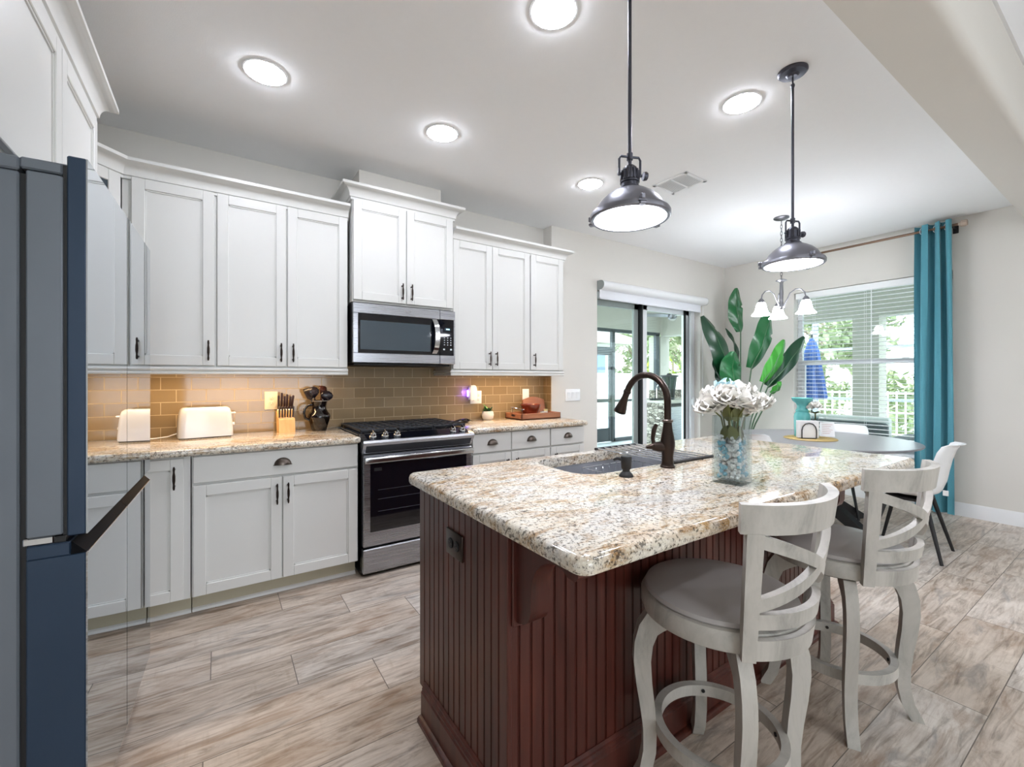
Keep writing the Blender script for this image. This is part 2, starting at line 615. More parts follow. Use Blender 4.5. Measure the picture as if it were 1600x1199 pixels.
    def sweep(s, prof, path, closed=False):
        """moulding: prof = [(out, z)] swept along a plan path; out is to the right of travel"""
        n = len(path)
        P = [Vector((p[0], p[1])) for p in path]
        rings = []
        for i in range(n):
            d0 = (P[i] - P[i - 1]).normalized() if (i > 0 or closed) else None
            d1 = (P[(i + 1) % n] - P[i]).normalized() if (i < n - 1 or closed) else None
            if d0 is None:
                d0 = d1
            if d1 is None:
                d1 = d0
            n0, n1 = Vector((d0.y, -d0.x)), Vector((d1.y, -d1.x))
            m = (n0 + n1)
            m = m / max(1e-6, m.dot(n0))
            rings.append([(P[i].x + m.x * o, P[i].y + m.y * o, z) for o, z in prof])
        return s.loft(rings, cap=True, closed=closed)

    def grid(s, f, nu, nv):
        vs = [f(i / nu, j / nv) for j in range(nv + 1) for i in range(nu + 1)]
        fs = []
        for j in range(nv):
            for i in range(nu):
                a = j * (nu + 1) + i
                fs.append((a, a + 1, a + nu + 2, a + nu + 1))
        return s.poly(vs, fs)

    def slab(s, outline, prof, hole=None):
        """plan outline (ccw) with an edge profile [(inset, z)] from bottom to top; optional hole"""
        def inset(pts, d):
            n = len(pts)
            out = []
            for i in range(n):
                a, b, c = Vector(pts[i - 1]), Vector(pts[i]), Vector(pts[(i + 1) % n])
                d0, d1 = (b - a).normalized(), (c - b).normalized()
                n0, n1 = Vector((-d0.y, d0.x)), Vector((-d1.y, d1.x))
                m = n0 + n1
                m = m / max(0.2, m.dot(n0))
                out.append((b.x + m.x * d, b.y + m.y * d))
            return out
        rings = [[(x, y, z) for x, y in inset(outline, d)] for d, z in prof]
        if hole is None:
            return s.loft(rings, cap=True)
        s.loft(rings, cap=False)
        for ring, zz in ((rings[0], prof[0][1]), (rings[-1], prof[-1][1])):
            t = bmesh.new()
            es = []
            for loop in (ring, [(x, y, zz) for x, y in hole]):
                vv = [t.verts.new(p) for p in loop]
                for i in range(len(vv)):
                    es.append(t.edges.new((vv[i], vv[(i + 1) % len(vv)])))
            bmesh.ops.triangle_fill(t, use_beauty=True, edges=es)
            s.merge(t)
        s.loft([[(x, y, prof[0][1]) for x, y in hole], [(x, y, prof[-1][1]) for x, y in hole]], cap=False)
        return s

    def build(s, name, mat, parent=None, smooth=True, angle=35, world=False):
        if world and parent is not None:
            inv = (T(*parent.location) @ rotz(parent.rotation_euler.z)).inverted()
            for v in s.bm.verts:
                v.co = inv @ v.co
        bmesh.ops.remove_doubles(s.bm, verts=s.bm.verts[:], dist=1e-5)
        bmesh.ops.recalc_face_normals(s.bm, faces=s.bm.faces[:])
        me = bpy.data.meshes.new(name)
        s.bm.to_mesh(me)
        s.bm.free()
        me.materials.append(mat)
        if smooth:
            me.polygons.foreach_set('use_smooth', [True] * len(me.polygons))
            me.set_sharp_from_angle(angle=R(angle))
        o = bpy.data.objects.new(name, me)
        COL.objects.link(o)
        if parent is not None:
            o.parent = parent
        return o


def tag(o, label=None, cat=None, group=None, kind=None):
    if label:
        o['label'] = label
    if cat:
        o['category'] = cat
    if group:
        o['group'] = group
    if kind:
        o['kind'] = kind
    return o


def thing(name, label, cat, loc=(0, 0, 0), rz=0.0, group=None):
    o = bpy.data.objects.new(name, None)
    o.empty_display_size = 0.1
    COL.objects.link(o)
    o.location = loc
    o.rotation_euler = (0, 0, rz)
    return tag(o, label, cat, group)


def struct(name, mb, mat, parent=None, **kw):
    o = mb.build(name, mat, parent, **kw)
    if parent is None:
        o['kind'] = 'structure'
    return o


def dup(root, loc=None, rz=None, label=None, group=None):
    """a copy of a thing with copies of its parts and their sub-parts"""
    r = root.copy()
    COL.objects.link(r)
    if loc is not None:
        r.location = loc
    if rz is not None:
        r.rotation_euler = (0, 0, rz)
    if label:
        r['label'] = label
    if group:
        r['group'] = group
    for ch in list(root.children):
        c = ch.copy()
        COL.objects.link(c)
        c.parent = r
        for g in list(ch.children):
            d = g.copy()
            COL.objects.link(d)
            d.parent = c
    return r


def lamp(parent, kind, energy, col, loc, rot=(0, 0, 0), **kw):
    d = bpy.data.lights.new('bulb', kind)
    d.energy = energy
    d.color = col
    for k, v in kw.items():
        setattr(d, k, v)
    o = bpy.data.objects.new('bulb', d)
    COL.objects.link(o)
    o.location = loc
    o.rotation_euler = rot
    o.parent = parent
    return o


def arc(cx, cy, r, a0, a1, n):
    return [(cx + r * math.cos(a0 + (a1 - a0) * i / n), cy + r * math.sin(a0 + (a1 - a0) * i / n)) for i in range(n + 1)]


def rrect(x0, x1, y0, y1, r, n=6):
    return (arc(x1 - r, y0 + r, r, -PI / 2, 0, n) + arc(x1 - r, y1 - r, r, 0, PI / 2, n)
            + arc(x0 + r, y1 - r, r, PI / 2, PI, n) + arc(x0 + r, y0 + r, r, PI, 1.5 * PI, n))


def text_part(s, name, size, mat, parent, mtx, depth=0.0004):
    cu = bpy.data.curves.new(name, 'FONT')
    cu.body = s
    cu.size = size
    cu.extrude = depth
    cu.align_x = 'CENTER'
    cu.align_y = 'CENTER'
    t = bpy.data.objects.new(name, cu)
    COL.objects.link(t)
    me = bpy.data.meshes.new_from_object(t.evaluated_get(bpy.context.evaluated_depsgraph_get()))
    bpy.data.objects.remove(t)
    me.transform(mtx)
    me.materials.clear()
    me.materials.append(mat)
    o = bpy.data.objects.new(name, me)
    COL.objects.link(o)
    o.parent = parent
    return o


# ================================================================ STRUCTURE
CEIL = 2.81
struct('floor', MB().box(-1.2, 5.95, -5.2, 3.70, -0.12, 0), M['floor'])
struct('ceiling', MB().box(-1.2, 5.95, 0.50, 3.70, CEIL, CEIL + 0.15), M['ceiling'])

b = MB()
b.box(-1.2, 2.745, 3.55, 3.70, 0, CEIL)                 # behind the cabinets
b.box(2.745, 3.37, 3.42, 3.70, 0, CEIL)                 # pier with the light switches
b.box(3.37, 5.22, 3.42, 3.70, 2.25, CEIL)               # over the sliding door
b.box(5.22, 5.80, 3.42, 3.70, 0, CEIL)
struct('wall_back', b, M['wall'])
struct('wall_chase', MB().box(0.845, 1.49, 3.28, 3.55, 2.56, CEIL), M['wall'])
b = MB()
b.box(5.80, 5.95, -5.2, 1.16, 0, CEIL + 0.45)
b.box(5.80, 5.95, 1.16, 2.55, 0, 0.50)
b.box(5.80, 5.95, 1.16, 2.55, 2.32, CEIL)
b.box(5.80, 5.95, 2.55, 3.70, 0, CEIL)
struct('wall_right', b, M['wall'])
struct('wall_left', MB().box(-1.2, -1.06, -5.2, 3.55, 0, CEIL + 0.45), M['wall'])
# header between the kitchen and the living room, rounded drywall corner towards the camera
b = MB()
prof = [(0.45, CEIL + 0.45), (0.45, 2.66)] + [(0.49 - 0.04 * math.cos(a), 2.66 - 0.04 * math.sin(a)) for a in (R(20), R(45), R(70), R(90))] + [(0.685, 2.62), (0.685, CEIL)]
b.loft([[(-1.06, y, z) for y, z in prof], [(5.80, y, z) for y, z in prof]])
struct('wall_header', b, M['wall'])
struct('ceiling_living_room', MB().box(-1.2, 5.95, -5.2, 0.45, 3.12, 3.26), M['ceiling'])
b = MB()
b.box(-1.2, 5.95, -5.35, -5.2, 2.85, 3.26)
b.box(-1.2, -0.6, -5.35, -5.2, 0, 2.85)  # unseen opening, sized to let sky fill in and stay out of microwave reflections
b.box(2.3, 5.95, -5.35, -5.2, 0, 2.85)
struct('wall_front', b, M['wall'])
# crown moulding of the living room
b = MB()
b.sweep([(0, 2.98), (0.012, 2.98), (0.03, 3.02), (0.075, 3.075), (0.09, 3.09), (0.09, 3.12), (0, 3.12)], [(-1.06, 0.45), (5.80, 0.45)])
struct('trim_1', b, M['trim'])
bb = [(0, 0), (0.016, 0), (0.016, 0.085), (0.012, 0.095), (0.012, 0.11), (0.005, 0.125), (0, 0.125)]
struct('baseboard_right', MB().sweep(bb, [(5.80, 3.42), (5.80, -5.2)]), M['trim'])
struct('baseboard_back', MB().sweep(bb, [(5.22, 3.42), (5.784, 3.42)]), M['trim'])

# tiled backsplash
b = MB()
b.box(-1.052, 2.737, 3.542, 3.55, 0.915, 1.42)
b.box(-1.06, -1.052, 2.64, 3.542, 0.915, 1.36)
b.box(2.737, 2.745, 3.425, 3.542, 0.915, 1.36)
struct('wall_backsplash', b, M['tile'], smooth=False)

# ---------------------------------------------------------------- window with its sashes
win = bpy.data.objects.new('window_1', None)
COL.objects.link(win)
win.location = (5.90, 1.855, 0.50)
win['kind'] = 'structure'
tag(win, 'white double hung window beside the dining table, behind the blind', 'window')
b = MB()
for y0, y1, z0, z1 in ((1.16, 1.21, 0.5, 2.32), (2.50, 2.55, 0.5, 2.32), (1.16, 2.55, 0.5, 0.555), (1.16, 2.55, 2.265, 2.32)):
    b.box(5.905, 5.95, y0, y1, z0, z1, 0.004)
b.build('window_frame', M['white_frame'], win, world=True)
b = MB()
b.box(5.888, 5.928, 1.21, 2.50, 1.45, 1.50, 0.004)
for y0, y1 in ((1.21, 1.245), (2.465, 2.50)):
    b.box(5.893, 5.928, y0, y1, 0.555, 1.45, 0.004)
b.box(5.893, 5.928, 1.21, 2.50, 0.555, 0.60, 0.004)
b.box(5.884, 5.895, 1.5, 1.56, 1.50, 1.512, 0.003)
b.box(5.884, 5.895, 2.12, 2.18, 1.50, 1.512, 0.003)
b.build('lower_sash', M['white_frame'], win, world=True)
MB().box(5.926, 5.931, 1.21, 2.50, 1.50, 2.265).build('pane', M['pane'], win, world=True)
MB().box(5.912, 5.917, 1.245, 2.465, 0.60, 1.45).build('pane', M['pane'], win, world=True)
MB().box(5.775, 5.895, 1.162, 2.548, 0.485, 0.515, 0.006).build('window_sill', M['trim'], win, world=True)

# ---------------------------------------------------------------- sliding glass door
door = bpy.data.objects.new('door_1', None)
COL.objects.link(door)
door.location = (4.3, 3.56, 0)
door['kind'] = 'structure'
tag(door, 'white framed sliding glass door to the patio under the roller shade', 'sliding door')
b = MB()
b.box(3.37, 3.42, 3.50, 3.66, 0, 2.25, 0.003)
b.box(5.165, 5.22, 3.50, 3.66, 0, 2.25, 0.003)
b.box(3.37, 5.22, 3.50, 3.66, 2.19, 2.25, 0.003)
b.box(3.37, 5.22, 3.50, 3.66, 0.0, 0.03, 0.003)
b.box(5.125, 5.165, 3.49, 3.52, 0, 2.19, 0.003)
b.build('door_frame', M['white_frame'], door, world=True)


def slider(x0, x1, y, name):
    q = MB()
    q.box(x0, x0 + 0.075, y, y + 0.035, 0.03, 2.19, 0.004)
    q.box(x1 - 0.075, x1, y, y + 0.035, 0.03, 2.19, 0.004)
    q.box(x0, x1, y, y + 0.035, 2.12, 2.19, 0.004)
    q.box(x0, x1, y, y + 0.035, 0.03, 0.13, 0.004)
    f = q.build('door_panel', M[name], door, world=True)
    g = MB().box(x0 + 0.075, x1 - 0.075, y + 0.015, y + 0.02, 0.13, 2.12).build('pane', M['pane'], door, world=True)
    g.parent = f
    return f


slider(3.42, 4.235, 3.60, 'grey_frame')
p2 = slider(4.255, 5.165, 3.545, 'white_frame')
q = MB().box(4.237, 4.2535, 3.545, 3.63, 0.03, 2.19)
q.build('gasket', M['gasket'], door, world=True)
q = MB().box(5.045, 5.089, 3.538, 3.5445, 0.03, 2.19)
q.build('gasket', M['gasket'], door, world=True)
q = MB().box(5.13, 5.15, 3.47, 3.49, 0.95, 1.02, 0.004).box(5.125, 5.16, 3.455, 3.47, 0.92, 1.05, 0.005)
q.build('door_latch', M['white_frame'], door, world=True)

# ================================================================ KITCHEN CABINETS
def shaker(mb, x0, x1, z0, z1, y=-0.02, fr=0.058, t=0.02):
    """recessed-panel door, front face at y"""
    mb.box(x0, x0 + fr, y, y + t, z0, z1, 0.0025)
    mb.box(x1 - fr, x1, y, y + t, z0, z1, 0.0025)
    mb.box(x0 + fr, x1 - fr, y, y + t, z0, z0 + fr, 0.0025)
    mb.box(x0 + fr, x1 - fr, y, y + t, z1 - fr, z1, 0.0025)
    # stepped inner edge and flat panel
    e = 0.007
    mb.box(x0 + fr, x1 - fr, y + 0.011, y + t - 0.002, z0 + fr, z1 - fr)
    for a, b_, c, d in ((x0 + fr, x0 + fr + e, z0 + fr, z1 - fr), (x1 - fr - e, x1 - fr, z0 + fr, z1 - fr),
                        (x0 + fr, x1 - fr, z0 + fr, z0 + fr + e), (x0 + fr, x1 - fr, z1 - fr - e, z1 - fr)):
        mb.box(a, b_, y + 0.006, y + 0.012, c, d)
    return mb


def spindle_pull(parent, x, z, y=-0.02, L=0.105):
    """vertical bronze pull with a swelled grip"""
    h = MB()
    h.tube([(x, y - 0.028, z - L / 2 - 0.008), (x, y - 0.028, z - L / 2 + 0.004), (x, y - 0.029, z - L * 0.3), (x, y - 0.030, z - L * 0.12), (x, y - 0.030, z + L * 0.12),
            (x, y - 0.029, z + L * 0.3), (x, y - 0.028, z + L / 2 - 0.004), (x, y - 0.028, z + L / 2 + 0.008)],
           [0.0035, 0.0055, 0.0042, 0.0068, 0.0068, 0.0042, 0.0055, 0.0035], 10)
    for s_ in (-1, 1):
        h.tube([(x, y + 0.001, z + s_ * L * 0.42), (x, y - 0.028, z + s_ * L * 0.42)], [0.006, 0.004], 10)
    return h.build('handle', M['bronze'], parent)


def cup_pull(parent, x, z, y=-0.02):
    """half-dome bin pull, open below"""
    h = MB()
    w, d, hh = 0.046, 0.027, 0.042

    def shell(k):
        def f(u, v):
            a = PI * u
            b_ = PI / 2 * v
            return (x + k * w * math.cos(a) * math.cos(b_) if True else 0, y - k * d * math.sin(b_), z - 0.018 + k * hh * math.sin(a) * math.cos(b_))
        return f
    h.grid(shell(1.0), 20, 8)
    h.grid(shell(0.92), 20, 8)
    h.box(x - w - 0.004, x + w + 0.004, y - 0.003, y, z - 0.021, z - 0.016, 0.001)
    return h.build('handle', M['pull'], parent)


def cabinet(name, label, loc, rz, w, depth, z0, z1, doors, drawers=(), toe=False, group=None):
    """x along the width, front face frame at y = 0, doors stand 2 cm proud"""
    t = thing(name, label, 'cabinet', loc, rz, group)
    b = MB()
    b.box(0, w, 0.0, depth, z0 + (0.105 if toe else 0), z1, 0.0015)
    b.build('body', M['cab'], t)
    if toe:
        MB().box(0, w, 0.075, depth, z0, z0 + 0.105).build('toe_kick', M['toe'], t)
        q = MB()
        q.sweep([(0, 0), (0.016, 0), (0.013, 0.012), (0.006, 0.018), (0, 0.019)], [(0, 0.075), (w, 0.075)])
        q.build('shoe_moulding', M['cab'], t)
    for x0, x1, a, c, hx, hz in doors:
        d = shaker(MB(), x0, x1, a, c).build('door', M['cab'], t)
        if hx is not None:
            spindle_pull(d, hx, hz)
    for x0, x1, a, c, hx in drawers:
        d = MB().box(x0, x1, -0.02, 0, a, c, 0.003).build('drawer', M['cab'], t)
        if hx is not None:
            cup_pull(d, hx, (a + c) / 2 + 0.004)
    return t


UB, UT = 1.365, 2.41       # wall cabinet doors
g = 'white wall cabinets'
YU = 3.22
cabinet('wall_cabinet', 'white single door wall cabinet left of the double one, above the toaster', (-0.45, YU, 0), 0, 0.435, 0.33, 1.355, 2.44,
        [(0.042, 0.424, UB, UT, 0.395, 1.455)], group=g)
cabinet('wall_cabinet', 'white double door wall cabinet left of the microwave, above the knife block', (-0.015, YU, 0), 0, 0.765, 0.33, 1.355, 2.44,
        [(0.003, 0.377, UB, UT, 0.346, 1.455), (0.385, 0.761, UB, UT, 0.416, 1.455)], group=g)
cabinet('wall_cabinet', 'taller white double door cabinet mounted over the microwave', (0.768, 3.17, 0), 0, 0.774, 0.38, 1.825, 2.57,
        [(0.006, 0.385, 1.84, 2.535, 0.352, 1.925), (0.390, 0.768, 1.84, 2.535, 0.423, 1.925)], group=g)
cabinet('wall_cabinet', 'white double door wall cabinet just right of the microwave', (1.555, YU, 0), 0, 0.772, 0.33, 1.355, 2.44,
        [(0.006, 0.372, UB, UT, 0.342, 1.455), (0.376, 0.766, UB, UT, 0.407, 1.455)], group=g)
cabinet('wall_cabinet', 'narrow white single door wall cabinet above the wooden tray, nearest the light switches', (2.327, YU, 0), 0, 0.392, 0.33, 1.355, 2.44,
        [(0.006, 0.384, UB, UT, 0.038, 1.455)], group=g)
# over the fridge, on the left wall: local x runs along +Y
cabinet('wall_cabinet', 'white double door cabinet above the refrigerator', (-0.47, 1.45, 0), PI / 2, 1.21, 0.588, 1.865, 2.46,
        [(0.05, 0.66, 1.88, 2.425, 0.615, 1.955), (0.668, 1.19, 1.88, 2.425, 0.713, 1.955)], group=g)

# diagonal corner cabinet with a glass door
t = thing('corner_wall_cabinet', 'white diagonal corner wall cabinet with a glass door, behind the refrigerator', 'cabinet', (-0.755, 2.915, 0), PI / 4)
s2 = math.sqrt(0.5)


def wp(*pts):          # world plan points into the corner cabinet's frame
    return [(s2 * (x + 0.755) + s2 * (y - 2.915), -s2 * (x + 0.755) + s2 * (y - 2.915)) for x, y in pts]


pl = wp((-0.755, 2.915), (-0.455, 3.215), (-0.455, 3.54), (-1.05, 3.54), (-1.05, 2.915))
b = MB()
b.prism(pl, 1.355, 1.375)
b.prism(pl, 2.42, 2.44)
b.prism(wp((-0.475, 3.235), (-0.455, 3.215), (-0.455, 3.54), (-0.475, 3.54)), 1.375, 2.42)
b.prism(wp((-1.05, 2.915), (-0.755, 2.915), (-0.775, 2.935), (-1.05, 2.935)), 1.375, 2.42)
b.prism(wp((-1.05, 2.915), (-1.05, 3.54), (-1.04, 3.54), (-1.04, 2.915)), 1.375, 2.42)
b.prism(wp((-1.05, 3.53), (-0.455, 3.53), (-0.455, 3.54), (-1.05, 3.54)), 1.375, 2.42)
b.prism(wp((-0.79, 2.95), (-0.49, 3.25), (-0.49, 3.5), (-1.02, 3.5), (-1.02, 2.95)), 1.72, 1.735)
b.prism(wp((-0.79, 2.95), (-0.49, 3.25), (-0.49, 3.5), (-1.02, 3.5), (-1.02, 2.95)), 2.05, 2.065)
b.build('body', M['cab'], t)
w = 0.424
b = MB()
fr = 0.062
b.box(0.012, 0.012 + fr, -0.02, 0, UB, UT, 0.003)
b.box(w - 0.012 - fr, w - 0.012, -0.02, 0, UB, UT, 0.003)
b.box(0.012 + fr, w - 0.012 - fr, -0.02, 0, UB, UB + fr, 0.003)
b.box(0.012 + fr, w - 0.012 - fr, -0.02, 0, UT - fr, UT, 0.003)
d = b.build('door', M['cab'], t)
MB().box(0.012 + fr, w - 0.012 - fr, -0.012, -0.007, UB + fr, UT - fr).build('glass', M['glass_smoke'], d)
spindle_pull(d, w - 0.045, 1.455)


# ---------------------------------------------------------------- mouldings
def crown(z, dz=0.105, o=0.078):
    pts = [(0, 0), (0.012, 0), (0.012, 0.016), (0.02, 0.02)]
    for i in range(7):
        a = PI / 2 * i / 6
        pts.append((0.02 + 0.042 * (1 - math.cos(a)), 0.02 + 0.058 * math.sin(a)))
    pts += [(0.068, 0.082), (0.078, 0.086), (0.078, 0.105), (0, 0.105)]
    return [(x * o / 0.078, z + y * dz / 0.105) for x, y in pts]


def moulding(name, label, cat, prof, path):
    o = MB().sweep(prof, path).build(name, M['cab'], None, angle=28)
    return tag(o, label, cat)


cz = 2.395
moulding('crown_moulding', 'white crown moulding along the cabinet run left of the microwave', 'crown moulding', crown(cz, 0.1), [(-0.755, 2.912), (-0.448, 3.219), (0.752, 3.219)])
moulding('crown_moulding', 'white crown moulding on the taller cabinet over the microwave', 'crown moulding', crown(2.535, 0.1, 0.075), [(0.768, 3.50), (0.768, 3.169), (1.542, 3.169), (1.542, 3.50)])
moulding('crown_moulding', 'white crown moulding along the cabinet run right of the microwave', 'crown moulding', crown(cz, 0.1), [(1.558, 3.219), (2.72, 3.219), (2.72, 3.415)])
moulding('crown_moulding', 'white crown moulding on the cabinet above the refrigerator', 'crown moulding', crown(2.44, 0.105), [(-0.47, 1.45), (-0.47, 2.66), (-1.05, 2.66)])
rail = [(-0.006, 1.312), (0.012, 1.312), (0.016, 1.318), (0.016, 1.326), (0.011, 1.332), (0.018, 1.337), (0.02, 1.345), (0.014, 1.352), (0.014, 1.356), (-0.006, 1.356)]
moulding('light_rail', 'white light rail under the wall cabinets left of the microwave', 'light rail', rail, [(-0.755, 2.913), (-0.449, 3.219), (0.75, 3.219)])
moulding('light_rail', 'white light rail under the wall cabinets right of the microwave', 'light rail', rail, [(1.556, 3.54), (1.556, 3.219), (2.72, 3.219)])

# ---------------------------------------------------------------- base cabinets
YB = 2.93
g = 'white base cabinets'
cabinet('base_cabinet', 'white base cabinet with a wide drawer over two doors, left of the range', (-0.125, YB, 0), 0, 0.872, 0.6, 0, 0.872,
        [(0.006, 0.431, 0.112, 0.708, 0.405, 0.615), (0.437, 0.866, 0.112, 0.708, 0.463, 0.615)], [(0.006, 0.866, 0.722, 0.866, 0.436)], True, g)
cabinet('base_cabinet', 'white base cabinet with two drawers, right of the range', (1.578, YB, 0), 0, 0.746, 0.6, 0, 0.872,
        [(0.004, 0.350, 0.112, 0.708, 0.31, 0.60), (0.356, 0.743, 0.112, 0.708, 0.40, 0.60)],
        [(0.004, 0.350, 0.722, 0.866, 0.177), (0.356, 0.743, 0.722, 0.866, 0.55)], True, g)
cabinet('base_cabinet', 'narrow white base cabinet with one drawer, at the patio end of the counter', (2.327, YB, 0), 0, 0.388, 0.48, 0, 0.872,
        [(0.004, 0.382, 0.112, 0.708, 0.05, 0.60)], [(0.004, 0.382, 0.722, 0.866, 0.193)], True, g)
# corner base cabinet with a folding door in the inside corner
t = thing('corner_base_cabinet', 'white corner base cabinet with a narrow folding door, beside the refrigerator', 'cabinet', (-0.42, 2.93, 0))
b = MB()
b.box(-0.63, 0.0, -0.285, 0.6, 0.105, 0.872)
b.box(0.0, 0.29, 0.0, 0.6, 0.105, 0.872)
b.build('body', M['cab'], t)
b = MB()
b.box(-0.63, -0.075, -0.285, 0.6, 0, 0.105)
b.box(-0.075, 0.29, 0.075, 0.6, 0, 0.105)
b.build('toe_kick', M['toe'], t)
q = MB()
q.sweep([(0, 0), (0.016, 0), (0.013, 0.012), (0.006, 0.018), (0, 0.019)], [(-0.075, -0.285), (-0.075, 0.075), (0.29, 0.075)])
q.build('shoe_moulding', M['cab'], t)
d = shaker(MB(), 0.024, 0.262, 0.112, 0.862).build('door', M['cab'], t)
spindle_pull(d, 0.222, 0.765)
d = shaker(MB(T(0, -0.28, 0) @ rotz(PI / 2)), 0.0, 0.255, 0.112, 0.862).build('door', M['cab'], t)


# ---------------------------------------------------------------- granite worktops
def bull(z0, z1, r=0.012):
    return [(r * 1.2, z0), (r * 0.4, z0 + r * 0.35), (0, z0 + r), (0, z1 - r), (r * 0.4, z1 - r * 0.35), (r * 1.2, z1)]


o = MB().slab([(-1.05, 2.648), (-0.40, 2.648), (-0.40, 2.87)] + [(-0.39, 2.88), (0.735, 2.88), (0.753, 2.885), (0.753, 3.541), (-1.05, 3.541)], bull(0.873, 0.915)).build('worktop', M['granite'])
tag(o, 'granite worktop left of the range, turning the corner behind the refrigerator', 'worktop')
o = MB().slab([(1.572, 2.885), (1.59, 2.88), (2.70, 2.88)] + arc(2.71, 2.91, 0.03, -PI / 2, 0, 4) + [(2.74, 3.419), (2.736, 3.419), (2.736, 3.541), (1.572, 3.541)], bull(0.873, 0.915)).build('worktop', M['granite'])
tag(o, 'granite worktop right of the range, below the narrow wall cabinet', 'worktop')

# warm strip lights behind the light rails
for x0, x1, lab in ((-0.42, 0.55, 'warm strip light under the wall cabinets left of the microwave'), (1.85, 2.55, 'warm strip light under the wall cabinets right of the microwave')):
    t = thing('under_cabinet_light', lab, 'light', ((x0 + x1) / 2, 3.30, 1.353), 0)
    hw = (x1 - x0) / 2
    MB().box(-hw, hw, -0.02, 0.02, -0.014, 0.0, 0.003).build('housing', M['white_plastic'], t)
    lamp(t, 'AREA', UNDER * (x1 - x0), (1.0, 0.66, 0.34), (0, 0, -0.017), (0, 0, 0), shape='RECTANGLE', size=2 * hw, size_y=0.02)

# dotted air: outlets, switches
def plate(name, label, cat, loc, w, h, mat, kind, rz=0.0):
    """cover plate in the x-z plane, facing -y in its own frame"""
    t = thing(name, label, cat, loc, rz)
    MB().box(-w / 2, w / 2, -0.007, 0, -h / 2, h / 2, 0.003, 2).build('cover_plate', mat, t)
    return t


def duplex(t, x, mat, dark):
    for s_ in (-1, 1):
        o = MB()
        o.lathe([(0.0, 0.0), (0.0165, 0.0), (0.0165, 0.003), (0.015, 0.004), (0, 0.004)], 20, tilt=T(x, -0.007, s_ * 0.0195) @ Matrix.Rotation(PI / 2, 4, 'X'))
        r_ = o.build('socket', mat, t)
        k = MB()
        for dx in (-0.006, 0.006):
            k.box(x + dx - 0.001, x + dx + 0.001, -0.0115, -0.0105, s_ * 0.0195 - 0.002, s_ * 0.0195 + 0.007)
        k.lathe([(0, 0), (0.0024, 0), (0.0024, 0.001), (0, 0.001)], 10, tilt=T(x, -0.0105, s_ * 0.0195 - 0.008) @ Matrix.Rotation(PI / 2, 4, 'X'))
        k.build('slot', dark, r_)
    MB().lathe([(0, 0), (0.003, 0), (0.002, 0.001), (0, 0.001)], 10, tilt=T(x, -0.007, 0) @ Matrix.Rotation(PI / 2, 4, 'X')).build('screw', mat, t)


def rocker(t, x, mat):
    MB().box(x - 0.017, x + 0.017, -0.0085, -0.006, -0.034, 0.034, 0.002).build('switch_frame', mat, t)
    MB().poly([(x - 0.014, -0.0085, -0.03), (x + 0.014, -0.0085, -0.03), (x + 0.014, -0.0105, 0.0), (x - 0.014, -0.0105, 0.0), (x + 0.014, -0.014, 0.03), (x - 0.014, -0.014, 0.03),
               (x + 0.014, -0.006, 0.03), (x - 0.014, -0.006, 0.03)], [(0, 1, 2, 3), (3, 2, 4, 5), (5, 4, 6, 7)]).build('rocker', mat, t)


t = plate('wall_outlet', 'almond wall outlet on the backsplash beside the knife block', 'outlet', (0.304, 3.542, 1.132), 0.082, 0.128, M['almond'], 'duplex')
duplex(t, 0, M['almond'], M['black_matte'])
t = plate('wall_outlet', 'white double outlet plate behind the plug-in air freshener', 'outlet', (1.955, 3.542, 1.118), 0.118, 0.118, M['white_plastic'], 'duplex')
duplex(t, -0.026, M['white_plastic'], M['black_matte'])
duplex(t, 0.026, M['white_plastic'], M['black_matte'])
t = plate('light_switch', 'white single switch on the backsplash above the tray', 'light switch', (2.515, 3.542, 1.126), 0.078, 0.122, M['white_plastic'], 'rocker')
rocker(t, 0, M['white_plastic'])
t = plate('light_switch', 'white triple light switch on the wall next to the patio door', 'light switch', (3.02, 3.42, 1.12), 0.20, 0.122, M['white_plastic'], 'rocker')
for x in (-0.058, 0, 0.058):
    rocker(t, x, M['white_plastic'])
t = plate('wall_outlet', 'dark bronze outlet on the beadboard end of the island', 'outlet', (0.65, 1.315, 0.738), 0.118, 0.085, M['bronze'], 'duplex', -PI / 2)
for s_ in (-1, 1):
    r_ = MB().lathe([(0.0, 0.0), (0.017, 0.0), (0.017, 0.003), (0.015, 0.004), (0, 0.004)], 20, tilt=T(s_ * 0.021, -0.007, 0) @ Matrix.Rotation(PI / 2, 4, 'X')).build('socket', M['black_matte'], t)
    k = MB()
    k.box(s_ * 0.021 - 0.006, s_ * 0.021 + 0.003, -0.0118, -0.0108, -0.007, -0.005)
    k.box(s_ * 0.021 - 0.006, s_ * 0.021 + 0.003, -0.0118, -0.0108, 0.005, 0.007)
    k.lathe([(0, 0), (0.0028, 0), (0.0028, 0.001), (0, 0.001)], 10, tilt=T(s_ * 0.021 + 0.009, -0.0108, 0) @ Matrix.Rotation(PI / 2, 4, 'X'))
    k.build('slot', M['pull'], r_)

# ================================================================ REFRIGERATOR
t = thing('refrigerator', 'tall four door refrigerator with navy sides and glossy mirror-like fronts', 'refrigerator', (-0.269, 1.472, 0), R(88.3))
FW = 0.905
b = MB()
b.box(0.004, FW - 0.004, 0.118, 0.76, 0.03, 1.768, 0.004)
b.build('case', M['navy_grey'], t)
b = MB()
b.box(0.004, FW - 0.004, 0.118, 0.76, 1.770, 1.803, 0.004)
b.box(0.004, FW - 0.004, 0.045, 0.118, 1.776, 1.803, 0.004)
b.build('top_cover', M['navy_grey'], t)
b = MB()
for x in (0.03, FW - 0.12):
    b.box(x, x + 0.09, 0.02, 0.10, 1.803, 1.812, 0.003)
b.build('hinge', M['navy_grey'], t)
MB().box(0.02, FW - 0.02, 0.10, 0.70, 0.0, 0.03).box(0.02, FW - 0.02, 0.13, 0.16, 0.03, 0.12).build('foot_rail', M['gasket'], t)
b = MB()
